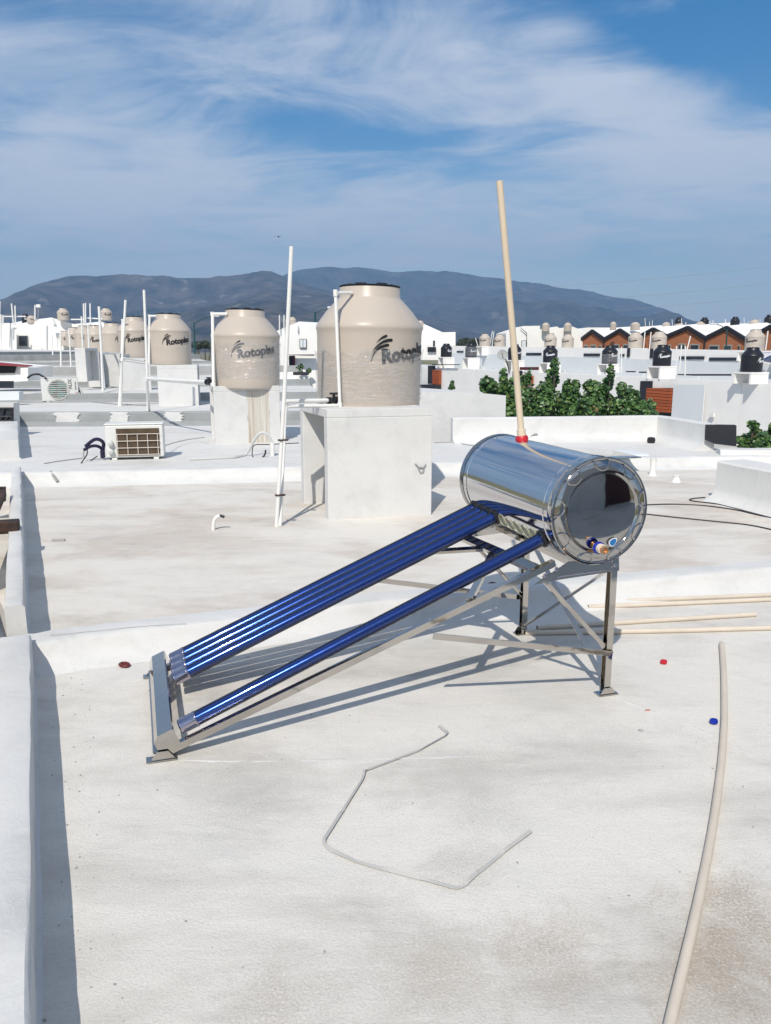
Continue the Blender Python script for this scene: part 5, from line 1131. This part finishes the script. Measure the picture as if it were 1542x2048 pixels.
for k in range(6):
    sa, sb_ = gs(valley[k][0]), gs(valley[k + 1][0]); sp = gs(peaks[k][0])
    pa, pb_, pp = gp(sa, 0, 0), gp(sb_, 0, 0), gp(sp, 0, 0); za, zb, zp = topz(valley[k][1], pa), topz(valley[k + 1][1], pb_), topz(peaks[k][1], pp)
    h = thing('brick_house', gl_[k] + ', dark eaves, white roof', 'house', gp(sp, 2, -3), 0, 'brick gable houses in the distance')
    e_ = .01
    MB().prism([gp(sa - e_, 0, -3), gp(sb_ + e_, 0, -3), gp(sb_ + e_, 0, zb - .05), gp(sp, 0, zp - .05), gp(sa - e_, 0, za - .05)], GNm * 7).build('wall', M['brick'], h)
    mb = MB()
    for (s0, z0, s1, z1) in ((sa, za, sp, zp), (sp, zp, sb_, zb)):
        mb.prism([gp(s0, -.25, z0 - .30), gp(s1, -.25, z1 - .30), gp(s1, -.25, z1 + .10), gp(s0, -.25, z0 + .10)], GNm * .35)
    mb.build('eave_board', M['eave'], h)
    mb = MB()
    for (s0, z0, s1, z1) in ((sa, za, sp, zp), (sp, zp, sb_, zb)):
        mb.prism([gp(s0, .11, z0 + .02), gp(s1, .11, z1 + .02), gp(s1, 7.4, z1 + .5), gp(s0, 7.4, z0 + .5)], (0, 0, .1))
    # the monopitch roof that climbs towards the back of the valley
    mb.prism([gp(sp, .5, za + .15), gp(sb_ - .2, .5, zb + .15), gp(sb_ - .2, 7.0, zp + .35), gp(sp, 7.0, zp + .35)], (0, 0, .1)); mb.prism([gp(sa + .2, .5, za + .12), gp(sp, .5, za + .12), gp(sp, 7.0, zp + .31), gp(sa + .2, 7.0, zp + .31)], (0, 0, .1))
    mb.build('roof', M['wall_far'], h)
    MB().tube([gp(sb_, -.12, zb - .1), gp(sb_, -.12, -2)], .09, 6).build('downpipe', M['eave'], h)
    for x0, x1, y0 in wins[k]:
        a_, b_ = gp(gs(x0), -.02, 0), gp(gs(x1), -.02, 0); za_ = topz(y0, a_)
        mb = MB().prism([V(a_.x, a_.y, za_ - 1.2), V(b_.x, b_.y, za_ - 1.2), V(b_.x, b_.y, za_ + .12), V(a_.x, a_.y, za_ + .12)], GNm * -.06); fr_ = mb.build('window', M['wframe'], h)
        q = (b_ - a_) * .1; MB().prism([V(a_.x, a_.y, za_ - 1.1) + q - GNm * .09, V(b_.x, b_.y, za_ - 1.1) - q - GNm * .09, V(b_.x, b_.y, za_ - .02) - q - GNm * .09, V(a_.x, a_.y, za_ - .02) + q - GNm * .09], GNm * .025).build('pane', M['glass'], fr_)
# tanks and pipes on the brick houses' roofs
RT = [(1356, 655, 14, 19, 1, 'black tank on the roof behind the third brick gable from the right'), (1408, 652, 16, 16, 1, 'black tank on the roof right of a cream one, behind the gables'), (1469, 652, 17, 17, 1, 'black tank standing alone against the sky over the brick roofs'), (1538, 651, 20, 20, 1, 'black tank at the right edge over the brick roofs'),
      (1401, 654, 19, 10, 0, 'cream tank on the roof in front of a black tank over the brick roofs'), (1357, 656, 17, 11, 0, 'cream tank on the roof behind the third brick gable peak'), (1332, 654, 15, 9, 0, 'cream tank on the brick roofs left of a black tank'), (1270, 657, 18, 12, 0, 'pair of low cream tanks on the second brick roof, right one'), (1226, 657, 12, 13, 0, 'cream tank above the second brick gable'), (1508, 656, 20, 16, 0, 'cream tank right of the lone black tank over the brick roofs')]
for px, yb, w, hh, bl, lab in RT:
    d = 97.0 if px < 1460 else 88.0; p = deep(px, yb + 3, d); sc = w * d / F / .97
    t = dup(black_proto if bl else tank1, p, 0, sc, lab, skip=('stretch_film', 'small_lettering', 'lettering')); t['group'] = 'water tanks over the brick roofs'; t.scale = (sc, sc, (hh + 3) * d / F / 1.16)
for k, px in enumerate((1291, 1299, 1304, 1345, 1363, 1371, 1421, 1426, 1450, 1489, 1497, 1515, 1521)):
    d = 92.0; o = MB().tube([deep(px, 656, d), deep(px + (k % 3 - 1), 636 + (k * 7) % 9, d)], .04, 5).build('vent_pipe', M['pvc']); tag(o, 'thin white pipe standing over the brick roofs', 'pipe', 'thin pipes over the brick roofs')

# ------------------------------------------------------------------ white houses in the middle distance
def wh(label, pts, d, depth, m='wall_far', name='white_house', shear=(0, 0)):
    P = [deep(x, y, d) for x, y in pts]; c = sum(P, V(0, 0, 0)) / len(P)
    h = thing(name, label, 'house', V(c.x, c.y + depth / 2, -3), 0, 'white houses in the middle distance')
    MB().prism(P, (shear[0], depth, shear[1])).build('wall', M[m], h); return h
def on(h, name, pts, d, m, ext=.06): return MB().prism([deep(x, y, d - .08) for x, y in pts], (0, ext, 0)).build(name, M[m], h)
def quad(x0, y0, x1, y1): return [(x0, y0), (x1, y0), (x1, y1), (x0, y1)]
hA_ = wh('big white gabled house at the left with a dark square window', [(33, 650), (103, 635), (164, 653), (164, 740), (33, 740)], 62, 8, shear=(-6, 0))
on(hA_, 'window', quad(37, 671, 55, 692), 62, 'wframe'); on(hA_, 'pane', quad(38.5, 672, 54, 691), 61.9, 'glass'); on(hA_, 'fin_wall', [(105, 637), (111, 649), (105, 648)], 61.9, 'wall_grey', .3)
on(hA_, 'corner_pier', quad(91, 648, 93, 700), 61.9, 'wall_grey')
hB_ = wh('plain white block left of the big gabled house', [(-60, 646), (20, 646), (33, 651), (33, 740), (-60, 740)], 60, 8, shear=(-6, 0))
on(hB_, 'slit_window', quad(-10, 700, 22, 706), 60, 'dark')
hC_ = wh('white house with a shallow gable behind the smallest terrace tanks', [(160, 654), (205, 643), (245, 655), (245, 720), (160, 720)], 70, 8, shear=(-6, 0))
hD_ = wh('white gabled house seen between the two big tanks', [(548, 664), (560, 659), (598, 643), (640, 662), (640, 800), (548, 800)], 40, 7, shear=(4, 0))
wD = on(hD_, 'window', quad(599, 678, 613, 696), 40, 'wire'); on(hD_, 'pane', quad(600, 679, 605.5, 695), 39.95, 'wall_grey'); on(hD_, 'pane', quad(606.5, 679, 612, 695), 39.95, 'wall_grey')
on(hD_, 'fin_wall', quad(594.5, 651, 596.5, 662), 39.9, 'wall_grey', .2); on(hD_, 'eave_shadow_strip', [(572, 709), (628, 709), (627, 711.5), (600, 711)], 39.4, 'eave', .5)  # thin dark strip stands in for the shadow under the eave
dr = on(hD_, 'door', quad(578, 711, 589, 741), 40, 'dark_paint'); on(hD_, 'door_side', quad(586, 711, 590, 741), 39.9, 'maroon')
hE_ = wh('plain white wall house below the gabled house between the tanks', [(540, 745), (650, 744), (650, 900), (540, 900)], 24, .4, 'wall_far')
hF_ = wh('white gable end house right of the nearest tank', [(838, 647), (846, 647), (885, 664.5), (911, 664), (911, 720), (838, 720)], 82, 8)
on(hF_, 'window', quad(866, 681, 870, 692), 82, 'glass'); on(hF_, 'block_screen', quad(855, 694, 868, 704), 81.8, 'dark'); on(hF_, 'slot', quad(868, 694, 872, 704), 81.8, 'dark')
hG_ = wh('white house behind the leaning cream pipe with a small window', [(1012, 668), (1014, 664), (1042, 655), (1048, 652), (1080, 651.5), (1080, 715), (1012, 715)], 88, 8)
on(hG_, 'window', quad(1043, 681, 1053, 697), 88, 'wire'); on(hG_, 'pane', quad(1044, 682, 1052, 696), 87.9, 'wall_grey'); on(hG_, 'conduit', [(1040, 655), (1041, 655), (1054, 666), (1054, 690), (1053, 690), (1053, 667)], 87.8, 'wire')
hH_ = wh('white hipped house just left of the brick gables', [(1080, 660), (1084, 658), (1102, 658), (1114, 653), (1122, 658), (1145, 653), (1165, 661), (1165, 715), (1080, 715)], 104, 8)
hI_ = wh('low white house behind the first brick gable', [(1160, 664), (1175, 655), (1320, 655), (1330, 664), (1330, 700), (1160, 700)], 125, 8)
for px, yb, w, hh, d, lab in ((127, 638, 22, 23, 60.5, 'cream tank on the ridge of the big gabled house at the left'), (213, 638, 22, 23, 69, 'cream tank on the ridge behind the small terrace tanks'), (64, 643, 18, 14, 61, 'cream tank beside a dark one at the left'), (585, 652, 15, 18, 41, 'cream tank on the white gabled house between the two big tanks'), (840, 655, 15, 16, 81, 'cream tank on the white gable end right of the nearest tank'), (1091, 660, 15, 17, 102, 'cream tank on the hipped white house, left one'), (1135, 660, 15, 17, 102, 'cream tank on the hipped white house, right one'), (52, 644, 14, 18, 62.5, 'black tank on the white block at the left')):
    p = deep(px, yb + (3 if d > 45 else 1), d + 1.2); sc = w * p.y / F / .97; src = black_proto if 'black' in lab else tank1
    t = dup(src, p, R(-10) - math.atan2(p.x, p.y), sc, lab, skip=('stretch_film', 'small_lettering') + (('lettering',) if d < 45 or d > 75 else ())); t['group'] = 'water tanks on the distant houses'; t.scale = (sc, sc, hh * p.y / F / 1.16)
# pipe racks on the left skyline
mb_l = [((0, 602), (-2, 665)), ((23, 607), (27, 650)), ((30, 611), (31, 650)), ((2, 629), (2, 720)), ((6, 630), (6, 650)), ((167, 607), (168, 650)), ((171, 606), (171, 650)), ((180, 607), (181, 650)), ((70, 610), (70, 640))]
for k, (a, b) in enumerate(mb_l):
    o = MB().tube([deep(*b, 59), deep(*a, 59)], .05, 6).build('vent_pipe', M['pvc']); tag(o, 'thin white pipe standing on the skyline at the left', 'pipe', 'thin pipes on the left skyline')
for k, (a, b, lab) in enumerate((((8, 633), (52, 633), 'level white pipe joining the uprights at the far left'), ((142, 639), (168, 639), 'level white pipe left of the second ridge tank'), ((172, 636), (205, 638), 'level white pipe running up to the second ridge tank'))):
    o = MB().tube([deep(*a, 59.2), deep(*b, 59.2)], .05, 6).build('feed_pipe', M['pvc']); tag(o, lab, 'pipe', 'level pipes on the left skyline')
for k, x in enumerate((559, 568)):
    o = MB().tube([deep(x, 662, 39.8), deep(x, 630, 39.8)], .03, 6).build('vent_pipe', M['pvc']); tag(o, 'thin white pipe on the gabled house between the big tanks, %s one' % ('left', 'right')[k], 'pipe', 'thin pipes on the gabled house')
o = MB().bbox(deep(77, 612, 60), (.3, .2, .22), .02).build('floodlight', M['pvc']); tag(o, 'small white floodlight on a thin mast at the left skyline', 'floodlight'); MB().tube([deep(77, 614, 60), deep(76, 640, 60)], .03, 6).build('mast', M['wire_grey'], o)
# planter with succulents under the gabled house
pt = thing('planter', 'black planter with green succulents on the white wall between the tanks', 'planter', deep(602, 748, 23.7))
MB().bbox(deep(602, 747, 23.7), (.46, .2, .09), .02).build('box', M['dark_paint'], pt)

# ------------------------------------------------------------------ leaves
def leaves(name, spots, size, n, m, parent, seed, round_=True, up_bias=.5):
    """A crown of single leaves: every spot is (centre, radius xyz, share)."""
    rs = np.random.RandomState(seed); vs_, fs = [], []; k = 7 if round_ else 4
    for c, rad, sh in spots:
        for i in range(int(n * sh)):
            d = rs.normal(size=3); d /= np.linalg.norm(d); rr = rs.uniform(.45, 1.0) ** .5; rr *= 1 + .18 * math.sin(5 * d[0] + 3 * d[2]) * math.cos(4 * d[1] + seed)
            p = np.array(c) + d * np.array(rad) * rr
            nrm = d * .9 + rs.normal(size=3) * .55 + np.array([0, -.25, up_bias]); nrm /= np.linalg.norm(nrm)
            a = np.cross(nrm, [.3, .2, 1.0]); a /= np.linalg.norm(a); b = np.cross(nrm, a); s = size * rs.uniform(.6, 1.2); o = len(vs_)
            for j in range(k):
                t = 2 * math.pi * j / k; cup = .18 * s * (math.cos(2 * t)); vs_.append(p + (a * math.cos(t) * 1.05 + b * math.sin(t) * (.95 if round_ else .5)) * s + nrm * cup)
            fs.append(tuple(range(o, o + k)))
    mb = MB(); mb.v = [Vector(p) for p in vs_]; mb.f = [list(f) for f in fs]; mb.sm = [False] * len(fs); return mb.build(name, m, parent)
def shrub(label, blobs, d, seed, n=750, size=.070, zroot=-3.0, grp='broad leaved shrubs of the street hedge'):
    """blobs: (px, py, half-width px, half-height px) on the photo, standing at distance d."""
    base = deep(blobs[0][0], blobs[0][1], d); r = thing('shrub', label, 'shrub', V(base.x, base.y, zroot), 0, grp)
    sp = []; tot = sum(b[2] * b[3] for b in blobs); mb = MB()
    for j, b in enumerate(blobs):
        c = deep(b[0], b[1], d + ((j * 37) % 10 - 5) * .06); rx = b[2] / F * d; rzz = b[3] / F * d; sp.append((c, (rx, min(rx, .7), rzz), b[2] * b[3] / tot))
        mb.tube([V(base.x, base.y, zroot), V(base.x * .5 + c.x * .5, d, (c.z + zroot) / 2), c, c + V(0, 0, rzz * .6)], [.05, .035, .02, .008], 6)
    mb.build('stems', M['bark'], r); leaves('foliage', sp, size, n, M['leaf'], r, seed)
    return r
shrub('left end shrub of the hedge, low, right of the big white box', [(976, 768, 15, 16), (985, 790, 18, 26), (968, 775, 8, 9), (990, 830, 24, 30)], 27, 1, 900)
shrub('hedge shrub with a pointed shoot left of the leaning pipe', [(1008, 760, 8, 24), (1003, 785, 20, 22), (1018, 800, 20, 30), (1012, 830, 26, 30)], 27, 2, 1150)
shrub('hedge shrub standing behind the leaning pipe', [(1030, 775, 14, 22), (1045, 770, 12, 22), (1058, 752, 5, 14), (1050, 800, 24, 30), (1040, 830, 26, 26)], 27, 3, 1200)
shrub('tallest hedge shrub with one high shoot', [(1110, 733, 8, 16), (1104, 758, 13, 22), (1090, 785, 20, 22), (1082, 810, 26, 30), (1110, 815, 20, 30), (1070, 828, 24, 20)], 26.5, 4, 1500)
shrub('hedge shrub with two short tips in the middle', [(1135, 775, 9, 17), (1152, 772, 7, 14), (1140, 800, 22, 26), (1150, 825, 26, 26)], 26, 5, 1050)
shrub('hedge shrub with the slim leaning shoot at right', [(1221, 745, 6, 14), (1217, 766, 10, 15), (1195, 785, 22, 20), (1185, 810, 28, 28), (1215, 815, 24, 28), (1180, 770, 12, 12)], 25.5, 6, 1500)
shrub('right end shrub of the hedge before the brick slats', [(1243, 776, 9, 12), (1262, 795, 18, 20), (1245, 815, 24, 28), (1285, 818, 20, 18), (1302, 812, 8, 14), (1300, 832, 16, 14)], 25, 7, 1300)
shrub('shrub at the right edge beside the black panel', [(1507, 851, 10, 9), (1512, 872, 16, 14), (1492, 882, 18, 16), (1525, 885, 22, 20), (1545, 860, 8, 16), (1548, 890, 20, 20)], 17.5, 8, 1150, .052)
shrub('tiny potted shrub on the wall right of the nearest tank', [(904, 769, 4, 8), (903, 775, 7, 4)], 33, 9, 90, .06, -1.5, 'small green plants on the far walls')
leaves('succulent', [(deep(602, 737, 23.7), (.12, .08, .13), .6), (deep(617, 741, 23.7), (.08, .06, .07), .4)], .035, 90, M['leaf'], pt, 12)

def tree(label, blobs, d, seed, n, size, m='leaf_dull', name='tree', grp='trees beyond the houses', zr=-3.0):
    c0 = deep(blobs[0][0], blobs[0][1], d); r = thing(name, label, 'tree', V(c0.x, d, zr), 0, grp); sp = []; tot = sum(b[2] * b[3] for b in blobs); mb = MB(); rg = random.Random(seed)
    for b in blobs:
        c = deep(b[0], b[1], d + rg.uniform(-1, 1)); rx, rzz = b[2] / F * d, b[3] / F * d; sp.append((c, (rx, rx * .7, rzz), b[2] * b[3] / tot)); mb.tube([V(c0.x, d, zr), V((c0.x + c.x) / 2, d, c0.z * .3 + zr * .7), c], [.3, .2, .05], 6)
    mb.build('trunk', M['bark'], r); leaves('crown', sp, size, n, M[m], r, seed, False, .3); return r
tree('rounded dark tree beyond the roofs left of the pair of cream tanks', [(932, 687, 18, 11), (948, 688, 12, 12), (920, 692, 12, 8)], 140, 21, 1500, .20)
tree('dark tree just behind the leaning pipe', [(1003, 678, 12, 14), (1012, 672, 10, 10), (994, 686, 9, 10)], 130, 22, 1100, .20)
tree('small dark tree on the dry field left of the second tank', [(410, 689, 14, 8), (396, 693, 8, 6), (422, 694, 8, 6)], 150, 23, 900, .22)
tree('low dark tree line left of the far street lamp', [(395, 690, 16, 7)], 170, 24, 600, .22)
# leafless tree behind the big tank
bt = thing('bare_tree', 'leafless twiggy tree behind the nearest tank', 'tree', deep(815, 720, 95), 0, 'trees beyond the houses'); rg = random.Random(5); mb = MB()
def branch(p, d, ln, r, lvl):
    q = p + d * ln; mb.tube([p, (p + q) / 2 + V(rg.uniform(-.05, .05), 0, rg.uniform(-.02, .05)) * ln, q], [r, r * .85, r * .65], 4)
    if lvl == 0: return
    for i in range(3 if lvl > 2 else 4):
        a = rg.uniform(-.75, .75); nd = (d + V(math.sin(a) * .9, rg.uniform(-.5, .5), rg.uniform(-.1, .5))).normalized(); branch(p + d * ln * rg.uniform(.55, 1), nd, ln * rg.uniform(.55, .8), r * .6, lvl - 1)
b0 = deep(812, 745, 95); branch(b0, V(.05, 0, 1), 2.6, .16, 5); mb.build('branches', M['bark'], bt)

# ------------------------------------------------------------------ street lamps, power lines, bird
def lamp(label, px, ytop, ybot, d, arm, head):
    b, t = deep(px, ybot, d), deep(px, ytop, d); r = thing('street_lamp', label, 'street lamp', V(b.x, b.y, -3), 0, 'green street lamps')
    MB().tube([V(b.x, b.y, -3), t], [.09, .06], 8).build('pole', M['bluegreen'], r); a = deep(*arm, d); MB().tube([t + V(0, 0, -.1), t.lerp(a, .5) + V(0, 0, .05), a], .035, 6).build('arm', M['bluegreen'], r)
    MB().bbox(deep(*head, d), (.55, .2, .12), .04).build('lamp_head', M['wall_grey'], r)
lamp('green street lamp partly hidden behind the nearest tank', 630, 624, 720, 48, (657, 617), (664, 615)); lamp('green street lamp left of the second tank', 388, 645, 722, 58, (424, 632), (431, 632)); lamp('dark green street lamp before the brick gables at the right', 1454, 659, 720, 70, (1433, 648), (1427, 648))
MB_ = []
for k, (pts, lab) in enumerate((([(1000, 590), (1125, 572), (1280, 560), (1420, 547), (1560, 531), (1800, 500)], 'upper power line against the sky at the right'), ([(1200, 598), (1330, 588), (1440, 577), (1560, 564), (1800, 535)], 'middle power line against the sky at the right'), ([(1220, 622), (1340, 612), (1440, 603), (1560, 590), (1800, 562)], 'lowest power line over the brick roofs at the right'))):
    o = MB().tube([deep(x, y, 260) for x, y in pts], .035, 5).build('power_line', M['wire_grey']); tag(o, lab, 'power line', 'power lines at the right')
bw = thing('bird', 'small dark bird gliding over the mountains', 'bird', deep(557, 474, 90))
mb = MB(); c = deep(557, 474, 90); mb.tube([c + V(-.05, .3, -.02), c + V(0, .1, 0), c + V(.0, -.15, .02), c + V(0, -.3, .0)], [.01, .06, .07, .02], 8); mb.build('body', M['wire'], bw)
for s in (-1, 1):
    mb = MB(); mb.prism([c + V(s * .04, .10, .02), c + V(s * .25, .05, .10), c + V(s * .48, .12, .06), c + V(s * .25, -.09, .09), c + V(s * .04, -.10, .02)], (0, 0, .012)); mb.build('wing', M['wire'], bw)
print('objects', len(bpy.data.objects), 'polys', sum(len(m.polygons) for m in bpy.data.meshes))
